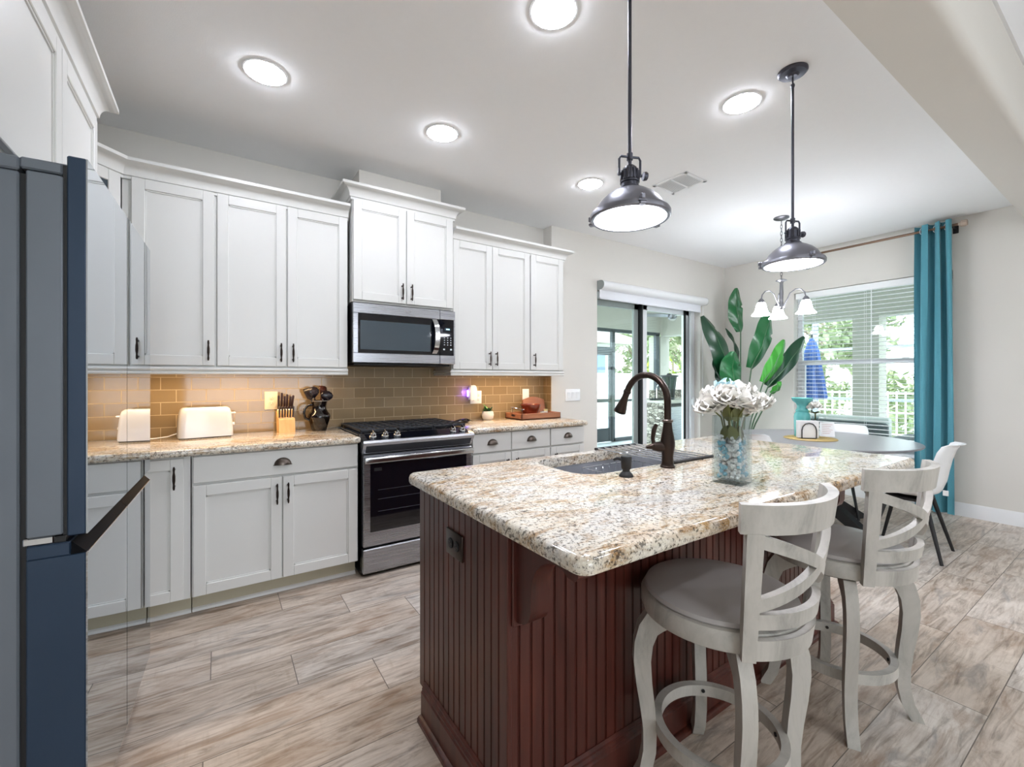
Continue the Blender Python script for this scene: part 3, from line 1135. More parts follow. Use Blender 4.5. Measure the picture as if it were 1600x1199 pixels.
b.box(0.012, FW - 0.012, 0.10, 0.12, 0.13, 1.765)
b.box(0.006, FW - 0.006, 0.036, 0.045, 0.91, 1.80)
b.box(0.006, FW - 0.006, 0.04, 0.1, 0.893, 0.908)
b.build('gasket', M['gasket'], t)
mid = FW / 2
for i, (x0, x1) in enumerate(((0.0, mid - 0.0015), (mid + 0.0015, FW))):
    d = MB().box(x0, x1, 0.044, 0.106, 0.912, 1.772, 0.003).build('upper_door', M['navy_grey'], t)
    MB().box(x0, x1, 0.002, 0.037, 0.906, 1.824, 0.003).build('door_rim', M['navy'], d)
    MB().box(x0 + 0.001, x1 - 0.001, 0.0, 0.003, 0.907, 1.823).build('front_panel', M['mirror_panel'], d)
for i, (x0, x1) in enumerate(((0.0, mid - 0.0015), (mid + 0.0015, FW))):
    d = MB().box(x0, x1, 0.002, 0.106, 0.132, 0.862, 0.003).box(x0, x1, 0.030, 0.106, 0.86, 0.893, 0.003).build('lower_door', M['navy'], t)
    MB().box(x0 + 0.001, x1 - 0.001, 0.0, 0.003, 0.133, 0.861).build('front_panel', M['mirror_panel'], d)
    g_ = MB()
    g_.poly([(x0, 0.0, 0.862), (x1, 0.0, 0.862), (x1, 0.028, 0.893), (x0, 0.028, 0.893), (x0, 0.03, 0.862), (x1, 0.03, 0.862)], [(0, 1, 2, 3), (3, 2, 5, 4), (0, 4, 5, 1), (0, 3, 4), (1, 5, 2)])
    g_.build('grip_recess', M['grip'], d)
    MB().box(x0, x1, -0.0012, 0.002, 0.859, 0.8635, 0.0005).build('grip_edge', M['chrome'], d)
MB().box(0.002, 0.010, 0.06, 0.112, 0.894, 0.911, 0.002).build('hinge', M['chrome'], t)

# ================================================================ MICROWAVE
t = thing('microwave', 'stainless over-the-range microwave with a curved door handle', 'microwave', (0.765, 3.13, 1.40))
mw, mh = 0.78, 0.415
MB().box(0.004, mw - 0.004, 0.03, 0.405, 0.0, mh, 0.003).box(0.02, mw - 0.02, 0.06, 0.39, -0.018, 0.0, 0.003).build('case', M['black_matte'], t)
b = MB()
dx = 0.648
b.box(0, dx, 0, 0.03, 0.345, mh, 0.003)
b.box(0, dx, 0, 0.03, 0.0, 0.068, 0.003)
b.box(0, 0.036, 0, 0.03, 0.068, 0.345, 0.003)
d = b.build('door', M['steel'], t)
MB().box(0.034, dx, 0.004, 0.028, 0.066, 0.347).build('window_border', M['glass_black'], d)
MB().box(0.05, 0.572, 0.0015, 0.0045, 0.092, 0.296, 0.001).build('window', M['glass_smoke'], d)
b = MB()
pts = []
for i in range(13):
    v = i / 12
    pts.append((0.605 - 0.016 * 4 * (v - 0.5) ** 2 + 0.012, -0.03 + 0.028 * (2 * v - 1) ** 4, 0.078 + 0.262 * v))
b.loft([[(x - 0.019, y - 0.006, z), (x + 0.019, y - 0.006, z), (x + 0.019, y + 0.006, z), (x - 0.019, y + 0.006, z)] for x, y, z in pts])
b.build('handle', M['steel_plain'], d)
b = MB()
b.box(dx + 0.003, mw, 0, 0.03, 0.345, mh, 0.003)
b.box(dx + 0.003, mw, 0, 0.03, 0.0, 0.068, 0.003)
b.box(mw - 0.014, mw, 0, 0.03, 0.068, 0.345, 0.003)
p_ = b.build('control_frame', M['steel'], t)
MB().box(dx + 0.002, mw - 0.013, 0.002, 0.028, 0.067, 0.346).build('control_panel', M['glass_black'], p_)
key = plain('key_legend', '#c9cdd4', 0.5)
lcd = emit('microwave_clock', '#6fd0e6', 0.9)
b = MB()
for r_ in range(4):
    for c_ in range(3):
        b.box(dx + 0.036 + c_ * 0.027, dx + 0.044 + c_ * 0.027, 0.0005, 0.0025, 0.146 + r_ * 0.018, 0.153 + r_ * 0.018)
b.box(dx + 0.030, dx + 0.044, 0.0005, 0.0025, 0.108, 0.120)
b.box(dx + 0.088, dx + 0.104, 0.0005, 0.0025, 0.108, 0.120)
b.build('keypad', key, p_)
MB().box(dx + 0.042, dx + 0.092, 0.0008, 0.0025, 0.262, 0.280).build('clock_display', plain('lcd', '#0f2c38', 0.2), p_)
b = MB()
for i in range(3):
    b.box(dx + 0.055 + i * 0.01, dx + 0.062 + i * 0.01, 0.0002, 0.001, 0.266, 0.276)
b.build('clock_digits', lcd, p_)
# maker's emblem: an oval swirl between two small bars
b = MB()
b.tube([(0.395 + 0.018 * math.cos(a), -0.001, 0.381 + 0.011 * math.sin(a)) for a in [R(150 + 14 * i) for i in range(25)]], 0.0016, 6)
b.box(0.362, 0.428, -0.0012, 0.0, 0.3795, 0.3835)
b.build('emblem', M['steel_plain'], d)

# ================================================================ RANGE
t = thing('range', 'stainless slide-in gas range with black grates between the white base cabinets', 'stove', (0.762, 2.90, 0))
rw = 0.80
b = MB()
b.box(0.004, rw - 0.004, 0.02, 0.62, 0.012, 0.905, 0.002)
b.build('body', M['black'], t)
MB().box(0.01, rw - 0.01, 0.06, 0.6, 0.0, 0.012).build('foot_rail', M['black_matte'], t)
b = MB()
b.box(-0.004, rw + 0.004, 0.055, 0.638, 0.908, 0.922, 0.004)
b.build('cooktop', M['glass_black'], t)
# slanted control console with a stainless lip
b = MB()
prof = [(-0.045, 0.855), (-0.052, 0.872), (-0.048, 0.887), (0.05, 0.921), (0.062, 0.921), (0.062, 0.80), (-0.012, 0.80), (-0.016, 0.815)]
b.loft([[(0.0, y, z) for y, z in prof], [(rw, y, z) for y, z in prof]])
con = b.build('control_console', M['steel'], t)
sl = math.atan2(0.034, 0.098)
b = MB(T(0, 0, 0.0005))
b.poly([(0.03, -0.036, 0.8922), (rw - 0.03, -0.036, 0.8922), (rw - 0.03, 0.046, 0.9206), (0.03, 0.046, 0.9206)], [(0, 1, 2, 3)])
b.build('control_glass', M['glass_black'], con)
b = MB()
b.poly([(0.02, -0.0135, 0.806), (rw - 0.02, -0.0135, 0.806), (rw - 0.02, -0.043, 0.853), (0.02, -0.043, 0.853), (0.02, -0.012, 0.80), (rw - 0.02, -0.012, 0.80)], [(0, 1, 2, 3)])
for v in b.bm.verts:
    v.co.y -= 0.0015
b.build('vent_strip', M['iron'], con)
for x in (0.075, 0.155, 0.235, rw - 0.15, rw - 0.075):
    mt = T(x, 0.0, 0.906) @ Matrix.Rotation(sl, 4, 'X')
    k = MB(mt)
    k.lathe([(0, 0), (0.024, 0), (0.024, 0.006), (0.019, 0.012), (0.018, 0.026), (0.015, 0.03), (0, 0.03)], 24)
    k.box(-0.005, 0.005, -0.022, 0.022, 0.026, 0.042, 0.003)
    k.build('knob', M['steel_plain'], con)
# oven door
b = MB()
b.box(0.006, rw - 0.006, -0.022, 0.02, 0.195, 0.79, 0.006)
od = b.build('oven_door', M['steel'], t)
MB().box(0.05, rw - 0.05, -0.0245, -0.02, 0.29, 0.735, 0.002).build('window', M['glass_black'], od)
b = MB()
for z in (0.42, 0.50, 0.56):
    b.tube([(0.10, -0.0247, z), (rw - 0.1, -0.0247, z)], 0.0012, 6)
b.build('rack_line', plain('rack_behind_glass', '#4d4f57', 0.3), od)
MB().box(0.075, 0.125, -0.0252, -0.0243, 0.685, 0.705).build('label_plate', M['black_matte'], od)
b = MB()
b.box(0.008, rw - 0.008, -0.062, -0.045, 0.742, 0.782, 0.007, 2)
b.box(0.02, 0.05, -0.05, -0.02, 0.748, 0.776, 0.003)
b.box(rw - 0.05, rw - 0.02, -0.05, -0.02, 0.748, 0.776, 0.003)
b.build('handle', M['steel_plain'], od)
b = MB()
b.box(0.006, rw - 0.006, -0.022, 0.02, 0.025, 0.183, 0.004)
b.box(0.006, rw - 0.006, -0.028, -0.018, 0.148, 0.183, 0.004)
b.build('drawer', M['steel'], t)
# burners and three cast iron grates
for x, y, r in ((0.15, 0.21, 0.045), (0.15, 0.47, 0.036), (0.40, 0.34, 0.05), (0.65, 0.21, 0.04), (0.65, 0.47, 0.045)):
    MB().lathe([(0, 0.922), (r * 1.3, 0.922), (r * 1.25, 0.926), (r, 0.928), (r, 0.934), (r * 0.9, 0.937), (0, 0.937)], 24, at=(x, y, 0)).build('burner', M['black_matte'], t)
for i in range(3):
    x0, x1 = 0.012 + i * 0.26, 0.012 + i * 0.26 + 0.256
    b = MB()
    y0, y1 = 0.07, 0.625
    z = 0.945
    for xx in (x0, x1 - 0.012):
        b.box(xx, xx + 0.012, y0, y1, z - 0.012, z + 0.004, 0.003)
    for yy in (y0, y1 - 0.012):
        b.box(x0, x1, yy, yy + 0.012, z - 0.012, z + 0.004, 0.003)
    for k_ in range(1, 4):
        xx = x0 + (x1 - x0) * k_ / 4
        b.box(xx - 0.005, xx + 0.005, y0, y1, z - 0.008, z + 0.004, 0.002)
    for yy in (0.16, 0.25, 0.345, 0.44, 0.53):
        b.box(x0, x1, yy - 0.005, yy + 0.005, z - 0.008, z + 0.004, 0.002)
    for xx in (x0 + 0.006, x1 - 0.006):
        for yy in (y0 + 0.006, y1 - 0.006):
            b.cyl((xx, yy, 0.921), (xx, yy, z - 0.008), 0.006, 8)
    b.build('grate', M['iron'], t)
# long black tool rest at the back right corner of the cooktop
t = thing('spoon_rest', 'black spoon rest lying on the worktop right beside the range', 'spoon rest', (1.675, 3.30, 0.915))
b = MB()
b.loft([[(0.085 * k * math.cos(a), 0.04 * k * math.sin(a), z) for a in [2 * PI * i / 24 for i in range(24)]] for k, z in ((0.8, 0.0), (1.0, 0.012), (1.02, 0.02), (0.95, 0.018), (0.8, 0.008))])
b.build('dish', M['black'], t)
MB().tube([(-0.075, 0.0, 0.013), (0.0, 0.0, 0.03), (0.06, 0.0, 0.032), (0.11, 0.0, 0.012)], [0.007, 0.01, 0.01, 0.006], 10, flat=(0.6, 1.4)).build('handle', M['black'], t)

# ================================================================ ON THE BACK WORKTOPS
CT = 0.915
# toaster
t = thing('toaster', 'white two slot toaster on the worktop left of the knife block', 'toaster', (-0.075, 3.43, CT), R(8))
def section(k, z, hw=0.145, hd=0.08, r=0.035):
    pts = rrect(-hw * k, hw * k, -hd * k, hd * k, r, 5)
    return [(x, y, z) for x, y in pts]
b = MB()
b.loft([section(1.0, 0.006), section(1.0, 0.02), section(0.97, 0.10), section(0.93, 0.155), section(0.89, 0.178, r=0.04), section(0.82, 0.189, r=0.045), section(0.72, 0.192, r=0.045)])
body = b.build('body', M['white_gloss'], t, angle=50)
MB().box(-0.13, 0.13, -0.07, 0.07, 0, 0.007).build('foot', M['black_matte'], t)
b = MB()
for y in (-0.024, 0.024):
    b.box(-0.095, 0.095, y - 0.011, y + 0.011, 0.1915, 0.1928)
b.build('bread_slot', M['black_matte'], body)
MB().box(0.135, 0.165, -0.02, 0.02, 0.142, 0.152, 0.004).build('lever', M['white_plastic'], t)
b = MB()
b.cyl((0.14, 0.0, 0.075), (0.158, 0.0, 0.075), 0.01, 14)
b.build('browning_dial', M['white_plastic'], t)
b = MB()
b.tube([(-0.14, 0.03, 0.03), (-0.19, 0.04, 0.012), (-0.26, 0.045, 0.006), (-0.34, 0.02, 0.014), (-0.42, 0.03, 0.006), (-0.5, 0.05, 0.006)], 0.0035, 8)
b.build('power_cord', M['white_plastic'], t)

# knife block with its knives
t = thing('knife_block', 'blond wood knife block on the worktop, left of the black pitcher', 'knife block', (0.385, 3.43, CT), R(2))
b = MB(Matrix.Rotation(PI / 2, 4, 'Z') @ Matrix.Rotation(PI / 2, 4, 'X'))
# profile in (y, z), extruded along x: lower front step for the steak knives, tall back
prof = [(-0.062, 0.0), (0.05, 0.0), (0.085, 0.135), (0.028, 0.155), (0.012, 0.105), (-0.052, 0.092)]
b = MB()
b.loft([[(-0.05, y, z) for y, z in prof], [(0.05, y, z) for y, z in prof]])
b.build('block', M['oak'], t)


def knife(name, label, group, x, y, z, L, w, lean, side, mat, proto=None):
    k = thing(name, label, 'knife', (0.385 + x, 3.43 + y, CT + z), 0, group)
    q = MB(Matrix.Rotation(-lean, 4, 'X') @ Matrix.Rotation(side, 4, 'Y'))
    q.box(-w / 2, w / 2, -0.011, 0.011, 0.004, L, 0.004, 2)
    q.build('handle', mat, k)
    q = MB(Matrix.Rotation(-lean, 4, 'X') @ Matrix.Rotation(side, 4, 'Y'))
    q.box(-w / 2 - 0.0005, w / 2 + 0.0005, -0.0115, 0.0115, -0.004, 0.006, 0.001)
    q.box(-w / 2 + 0.001, w / 2 - 0.001, -0.004, 0.004, -0.03, -0.003)
    q.build('bolster', M['steel_plain'], k)


ks = [(-0.040, 0.105, -0.02), (-0.022, 0.125, 0.0), (-0.004, 0.10, 0.0), (0.012, 0.112, 0.0), (0.029, 0.098, 0.04), (0.041, 0.105, 0.09)]
for i, (x, L, sd) in enumerate(ks):
    knife('kitchen_knife', 'dark handled kitchen knife in the upper row of the knife block', 'upper row of the knife block', x, 0.05, 0.152, L, 0.013, R(-14), sd, M['handle_dark'])
for i in range(6):
    x = -0.041 + i * 0.0164
    knife('steak_knife', 'slim dark steak knife in the lower row of the knife block', 'lower row of the knife block', x, -0.02, 0.101, 0.082, 0.0105, R(-14), 0.01 * (i - 2.5), M['handle_grey'])

# black pitcher with utensils
t = thing('pitcher', 'black glazed pitcher holding cooking utensils, left of the range', 'pitcher', (0.598, 3.41, CT))
prof = [(0, 0), (0.047, 0), (0.05, 0.004), (0.062, 0.05), (0.074, 0.088), (0.077, 0.102), (0.071, 0.118), (0.056, 0.138), (0.048, 0.155), (0.047, 0.175), (0.053, 0.2), (0.058, 0.212), (0.055, 0.214), (0.049, 0.2), (0.042, 0.175), (0.043, 0.155), (0.055, 0.13), (0.068, 0.1), (0.05, 0.02), (0, 0.012)]
b = MB()
b.lathe(prof, 40)
b.build('body', M['ceramic_black'], t)
b = MB()
b.tube([(0.0585 * math.cos(a), 0.0585 * math.sin(a), 0.2125) for a in [2 * PI * i / 40 for i in range(40)]], 0.0022, 6, closed=True)
b.build('rim', plain('glazed_grey_rim', '#8e8a88', 0.2), t)
b = MB()
b.tube([(-0.047, -0.012, 0.185), (-0.075, -0.018, 0.183), (-0.098, -0.022, 0.16), (-0.103, -0.022, 0.125), (-0.095, -0.02, 0.095), (-0.07, -0.016, 0.078)], [0.008, 0.0085, 0.009, 0.009, 0.009, 0.008], 12, flat=(1, 0.75))
b.build('handle', M['ceramic_black'], t)


def utensil(label, name, top, tilt, az, mat, shape):
    u = thing(name, label, 'utensil', (0.598, 3.41, CT + 0.03), az)
    mt = Matrix.Rotation(tilt, 4, 'Y')
    MB(mt).tube([(0, 0, 0.0), (0, 0, top)], [0.006, 0.0075], 10, flat=(1.3, 0.6)).build('handle', mat, u)
    q = MB(mt @ T(0, 0, top))
    rings = []
    n = 20
    for s_, wd, dp in shape:
        rings.append([(wd * math.cos(2 * PI * i / n) if True else 0, dp * math.sin(2 * PI * i / n) - 0.02 * (1 - (2 * min(1, max(0, s_ / shape[-1][0])) - 1) ** 2) * 0.6, s_) for i in range(n)])
    q.loft(rings)
    q.build('head', mat, u)
    return u


spoon = [(0.0, 0.007, 0.004), (0.012, 0.02, 0.006), (0.03, 0.033, 0.007), (0.05, 0.036, 0.007), (0.068, 0.026, 0.006), (0.078, 0.008, 0.004)]
u = utensil('black slotted spoon leaning left in the black pitcher', 'slotted_spoon', 0.21, R(-9), R(10), M['nylon'], spoon)
ridge = MB(Matrix.Rotation(R(-9), 4, 'Y') @ T(0, 0, 0.21))
for i in range(-2, 3):
    ridge.box(i * 0.009 - 0.002, i * 0.009 + 0.002, -0.021, -0.018, 0.026, 0.056)
ridge.build('slots', M['handle_grey'], u)
utensil('dark curved turner at the far left of the black pitcher', 'turner', 0.20, R(-16), R(-25), M['nylon'], [(0.0, 0.007, 0.004), (0.01, 0.022, 0.004), (0.07, 0.032, 0.004), (0.085, 0.03, 0.003)])
utensil('shiny black serving spoon leaning right in the black pitcher', 'serving_spoon', 0.185, R(13), R(0), M['nylon'], [(0.0, 0.008, 0.004), (0.012, 0.026, 0.008), (0.03, 0.041, 0.01), (0.05, 0.042, 0.01), (0.066, 0.03, 0.008), (0.075, 0.01, 0.004)])
utensil('brown pasta server, tallest utensil in the black pitcher', 'pasta_server', 0.225, R(6), R(35), M['nylon_brown'], [(0.0, 0.007, 0.005), (0.012, 0.022, 0.01), (0.035, 0.034, 0.014), (0.055, 0.034, 0.014), (0.066, 0.028, 0.01)])

# plug-in air freshener with its violet night light
t = thing('air_freshener', 'white plug-in air freshener glowing violet on the backsplash', 'air freshener', (1.905, 3.534, 1.155))
b = MB()
b.loft([[(x, y, z) for x, y in rrect(-0.042 * k, 0.042 * k, -0.05, -0.004, 0.02, 5)] for z, k in ((-0.06, 0.9), (-0.056, 1.0), (0.03, 1.0), (0.055, 0.9), (0.07, 0.62), (0.074, 0.3))])
b.build('body', M['white_plastic'], t, angle=50)
MB().box(-0.05, -0.043, -0.03, -0.008, -0.03, 0.03, 0.003).build('night_light', emit('violet_glow', '#5a3bff', 6.0), t)
lamp(t, 'POINT', 0.10, (0.25, 0.12, 1.0), (-0.07, -0.02, 0.01), shadow_soft_size=0.01)
b = MB().lathe([(0, 0.074), (0.006, 0.074), (0.005, 0.078), (0, 0.079)], 12, at=(0.0, -0.026, 0)).build('vent_cap', M['black_matte'], t)

# succulent in a stoneware pot
t = thing('potted_succulent', 'small succulent in a round white pot, left of the wooden tray', 'plant', (2.035, 3.46, CT))
b = MB()
b.lathe([(0, 0), (0.038, 0), (0.05, 0.012), (0.056, 0.04), (0.052, 0.068), (0.044, 0.078), (0.041, 0.077), (0.045, 0.06), (0, 0.058)], 36)
b.build('pot', M['pot'], t)
MB().lathe([(0, 0.062), (0.044, 0.062), (0.03, 0.07), (0, 0.072)], 20).build('soil', M['bark'], t)


def rosette_leaf(q, az, el, L, w, base):
    d = Vector((math.cos(az) * math.cos(el), math.sin(az) * math.cos(el), math.sin(el)))
    sd = Vector((-math.sin(az), math.cos(az), 0))
    up = d.cross(sd) * -1
    rings = []
    for s_, k in ((0, 0.35), (0.35, 0.9), (0.65, 1.0), (0.88, 0.55), (1.0, 0.05)):
        c = Vector(base) + d * L * s_ + up * 0.1 * L * s_ * s_
        rings.append([c + sd * w * k * math.cos(a) + up * w * 0.3 * k * math.sin(a) for a in [2 * PI * i / 8 for i in range(8)]])
    q.loft(rings)


rg = random.Random(3)
for nm, mt_, n0, L0 in (('leaf_cluster', 'leaf_mid', 16, 0.05), ('pale_leaf_cluster', 'olive_leaf', 9, 0.04)):
    q = MB()
    for i in range(n0):
        a = i * 2.4 + (0.5 if n0 == 9 else 0)
        rosette_leaf(q, a, R(15 + 60 * i / n0), L0 * rg.uniform(0.8, 1.25), 0.011, (0.012 * math.cos(a), 0.012 * math.sin(a), 0.072))
    q.build(nm, M[mt_], t)
q = MB()
for i, (a, h) in enumerate(((2.6, 0.085), (2.2, 0.07), (1.3, 0.055))):
    rosette_leaf(q, a, R(72), h, 0.012, (-0.01, 0.0, 0.07))
q.build('tall_leaves', M['leaf_light'], t)

# wooden tray and what stands in it
t = thing('serving_tray', 'wooden serving tray at the right end of the worktop', 'tray', (2.455, 3.335, CT))
b = MB()
tw, td = 0.225, 0.135
b.box(-tw, tw, -td, td, 0.002, 0.014, 0.002)
b.box(-tw, tw, -td, -td + 0.014, 0.002, 0.058, 0.003)
b.box(-tw, tw, td - 0.014, td, 0.002, 0.058, 0.003)
b.box(tw - 0.014, tw, -td, td, 0.002, 0.058, 0.003)
b.box(-tw, -tw + 0.014, -td, td, 0.002, 0.058, 0.003)
b.build('tray_body', M['acacia'], t)
q = MB()
q.loft([[(x, y, z) for y, z in [(0.035 * math.cos(a), 0.037 + 0.009 * math.sin(a)) for a in [2 * PI * i / 16 for i in range(16)]]] for x in (-tw - 0.0008, -tw + 0.0005)])
q.build('hand_hole', M['handle_dark'], t)

t = thing('wooden_bowl', 'dark red turned wooden bowl standing in the tray', 'bowl', (2.43, 3.34, CT + 0.0145))
b = MB()
b.lathe([(0, 0), (0.05, 0), (0.055, 0.004), (0.07, 0.04), (0.093, 0.1), (0.098, 0.118), (0.094, 0.12), (0.086, 0.1), (0.06, 0.035), (0, 0.02)], 40)
b.build('bowl_body', M['mahogany'], t)

t = thing('cutting_board', 'arched wooden cutting board leaning behind the bowl', 'cutting board', (2.575, 3.452, CT + 0.0145), R(-3))
lean = Matrix.Rotation(R(-14), 4, 'X')
b = MB(lean @ Matrix.Rotation(PI / 2, 4, 'X'))
out = [(-0.13, 0.0), (0.125, 0.0), (0.125, 0.155)] + [(0.125 - 0.255 * i / 10, 0.155 + 0.028 * math.sin(PI * i / 10) + 0.004 * math.sin(PI * i / 10)) for i in range(1, 10)] + [(-0.13, 0.155)]
b.slab(out, [(0.003, -0.018), (0.0, -0.015), (0.0, -0.003), (0.003, 0.0)])
b.build('board', M['acacia'], t)
spice = [('spice_jar', 'small white jar in the tray, between the bowl and the yellow lidded jar', (2.545, 3.31), 0.022, 0.05, '#e9e6e2', '#d8d6d2'), ('spice_jar', 'small clear jar with a pale yellow lid, in the tray right of the bowl', (2.605, 3.335), 0.02, 0.066, '#d9d5cc', '#d9c98b')]
for nm, lb, (x, y), r, h, c1, c2 in spice:
    t = thing(nm, lb, 'jar', (x, y, CT + 0.0145))
    MB().lathe([(0, 0), (r, 0), (r * 1.02, 0.003), (r * 1.02, h * 0.72), (r * 0.8, h * 0.78), (0, h * 0.78)], 24).build('jar_body', plain('jar_' + c1[1:], c1, 0.2), t)
    MB().lathe([(0, h * 0.78), (r * 0.95, h * 0.78), (r * 0.95, h), (0, h)], 24).build('lid', plain('lid_' + c2[1:], c2, 0.4), t)
t = thing('wire_stand', 'little chrome wire stand at the left end of the tray', 'stand', (2.30, 3.36, CT + 0.0145))
b = MB()
b.tube([(-0.05, 0.05, 0.09), (-0.03, 0.045, 0.092), (0.04, -0.02, 0.07), (0.05, -0.03, 0.072)], 0.004, 8)
b.tube([(-0.035, 0.045, 0.0), (-0.035, 0.045, 0.092)], 0.003, 8)
b.tube([(0.035, -0.02, 0.0), (0.035, -0.02, 0.072)], 0.006, 8)
b.tube([(-0.035, 0.045, 0.003), (0.035, -0.02, 0.003)], 0.003, 8)
b.build('wire_frame', M['chrome'], t)

# ================================================================ ISLAND
IX0, IX1, IY0, IY1 = 0.65, 2.66, 1.0, 1.625
t = thing('kitchen_island', 'dark cherry kitchen island clad in beadboard, two bar stools at its side', 'island', ((IX0 + IX1) / 2, (IY0 + IY1) / 2, 0))
b = MB()
b.box(IX0 + 0.012, IX1 - 0.012, IY0 + 0.012, IY1, 0, 0.70)
b.box(IX0 + 0.012, IX0 + 0.05, IY0 + 0.012, IY1, 0.70, 0.873)
b.box(IX1 - 0.05, IX1 - 0.012, IY0 + 0.012, IY1, 0.70, 0.873)
b.box(IX0 + 0.012, IX1 - 0.012, IY0 + 0.012, IY0 + 0.05, 0.70, 0.873)
b.box(IX0 + 0.012, IX1 - 0.012, IY1 - 0.010, IY1, 0.70, 0.873)
b.build('carcass', M['cherry'], t, world=True)


def beadboard(L, pitch=0.0415):
    """plan profile of bead and groove along x, outer face at y = 0"""
    pts = [(0, 0.012)]
    x = 0.0
    n = max(1, round(L / pitch))
    p = L / n
    for i in range(n):
        pts += [(x + 0.0005, 0.0), (x + p - 0.0085, 0.0), (x + p - 0.007, 0.006), (x + p - 0.0045, 0.0012), (x + p - 0.003, 0.0012), (x + p - 0.0005, 0.006)]
        x += p
    pts += [(L, 0.012)]
    return pts


def bead_panel(L, z0, z1, mt, name='beadboard_panel'):
    q = MB(mt)
    pts = beadboard(L)
    n = len(pts)
    for a_, b_ in zip(range(n - 1), range(1, n)):
        (xa, ya), (xb, yb) = pts[a_], pts[b_]
        q.poly([(xa, ya, z0), (xb, yb, z0), (xb, yb, z1), (xa, ya, z1)], [(0, 1, 2, 3)])
    q.poly([(0, 0.012, z0), (L, 0.012, z0), (L, 0.012, z1), (0, 0.012, z1)], [(3, 2, 1, 0)])
    return q.build(name, M['cherry'], t, world=True, smooth=False)


# end panel facing the range side (-x) with a toe notch at its far corner
q = bead_panel(IY1 - 0.10 - IY0, 0.0, 0.873, T(IX0, IY1 - 0.10, 0) @ rotz(-PI / 2))
q = bead_panel(0.10, 0.10, 0.873, T(IX0, IY1, 0) @ rotz(-PI / 2))
bead_panel(IX1 - IX0, 0.0, 0.873, T(IX0, IY0, 0))
bead_panel(IY1 - IY0, 0.0, 0.873, T(IX1, IY0, 0) @ rotz(PI / 2))
b = MB()
b.box(IX0 - 0.002, IX0 + 0.014, IY0 - 0.002, IY0 + 0.014, 0.14, 0.873, 0.003)
b.box(IX1 - 0.014, IX1 + 0.002, IY0 - 0.002, IY0 + 0.014, 0.14, 0.873, 0.003)
b.build('corner_bead', M['cherry'], t, world=True)
base = [(0.0, 0.0), (0.034, 0.0), (0.033, 0.012), (0.026, 0.02), (0.018, 0.022), (0.018, 0.105), (0.014, 0.11), (0.014, 0.118), (0.008, 0.124), (0.008, 0.132), (0.002, 0.14), (0.0, 0.14)]
b = MB()
b.sweep(base, [(IX0, IY1 - 0.055), (IX0, IY0), (IX1, IY0), (IX1, IY1 - 0.055)][::1])
b.build('base_moulding', M['cherry'], t, world=True)


def corbel(x):
    """scrolled bracket under the overhang, 6 cm wide"""
    side = [(0.0, 0.873), (-0.255, 0.873), (-0.258, 0.835)]
    # small cove at the tip, then the long S down to a rounded foot
    side += [(-0.245, 0.822), (-0.225, 0.824), (-0.205, 0.834), (-0.18, 0.838), (-0.15, 0.832), (-0.12, 0.815), (-0.095, 0.788), (-0.082, 0.755), (-0.078, 0.715), (-0.077, 0.675), (-0.066, 0.648), (-0.045, 0.632), (-0.02, 0.624), (0.0, 0.622)]
    q = MB()
    q.loft([[(x, IY0 + y, z) for y, z in side], [(x + 0.062, IY0 + y, z) for y, z in side]])
    q.box(x - 0.012, x + 0.074, IY0 - 0.012, IY0, 0.61, 0.873, 0.003)
    return q.build('corbel', M['cherry'], t, world=True)


corbel(IX0 + 0.022)
corbel(IX1 - 0.084)

# island worktop with the sink cut-out
out = rrect(0.615, 2.715, 0.665, 1.68, 0.035, 5)
SX0, SX1, SY0, SY1 = 1.155, 1.90, 1.235, 1.598
hole = rrect(SX0, SX1, SY0, SY1, 0.10, 7)
o = MB().slab(out, [(0.018, 0.873), (0.004, 0.876), (0.0, 0.884), (0.0, 0.900), (0.004, 0.909), (0.012, 0.9145), (0.02, 0.915)], hole=list(reversed(hole))).build('island_worktop', M['granite'])
tag(o, 'granite island worktop with an undermount sink cut into it', 'worktop')

t = thing('kitchen_sink', 'undermount stainless sink set into the island worktop', 'sink', ((SX0 + SX1) / 2, (SY0 + SY1) / 2, 0.70))
b = MB()
hb = rrect(SX0 - 0.006, SX1 + 0.006, SY0 - 0.006, SY1 + 0.006, 0.10, 7)
def ins(d, z):
    return [(x, y, z) for x, y in rrect(SX0 - 0.006 + d, SX1 + 0.006 - d, SY0 - 0.006 + d, SY1 + 0.006 - d, max(0.03, 0.10 - d), 7)]
b.loft([ins(-0.012, 0.8725), ins(0.0, 0.8725), ins(0.008, 0.73), ins(0.03, 0.708), ins(0.15, 0.702)], cap=False)
v = ins(0.15, 0.702)
b.poly(v, [tuple(range(len(v)))])
b.build('basin', M['sink_steel'], t, world=True)
MB().lathe([(0.045, 0.704), (0.04, 0.7035), (0.03, 0.7025), (0, 0.7025)], 24, at=(1.53, 1.42, 0)).build('drain', M['chrome'], t, world=True)

t = thing('dish_rack', 'wire dish basket sitting inside the kitchen sink', 'dish rack', (1.62, 1.42, 0.71))
b = MB()
x0, x1, y0, y1 = 1.44, 1.80, 1.28, 1.56
for z in (0.72, 0.79, 0.86):
    b.tube([(x0, y0, z), (x1, y0, z), (x1, y1, z), (x0, y1, z)], 0.003, 6, closed=True)
for i in range(6):
    y = y0 + (y1 - y0) * i / 5
    b.tube([(x0, y, 0.86), (x0, y, 0.72), (x1, y, 0.72), (x1, y, 0.86)], 0.0022, 6)
for i in range(1, 8):
    x = x0 + (x1 - x0) * i / 8
    b.tube([(x, y0, 0.86), (x, y0, 0.72)], 0.0022, 6)
    b.tube([(x, y1, 0.86), (x, y1, 0.72)], 0.0022, 6)
for x in (x0, x1):
    for y in (y0, y1):
        b.cyl((x, y, 0.7035), (x, y, 0.72), 0.005, 8)
b.build('wire_basket', M['chrome'], t, world=True)

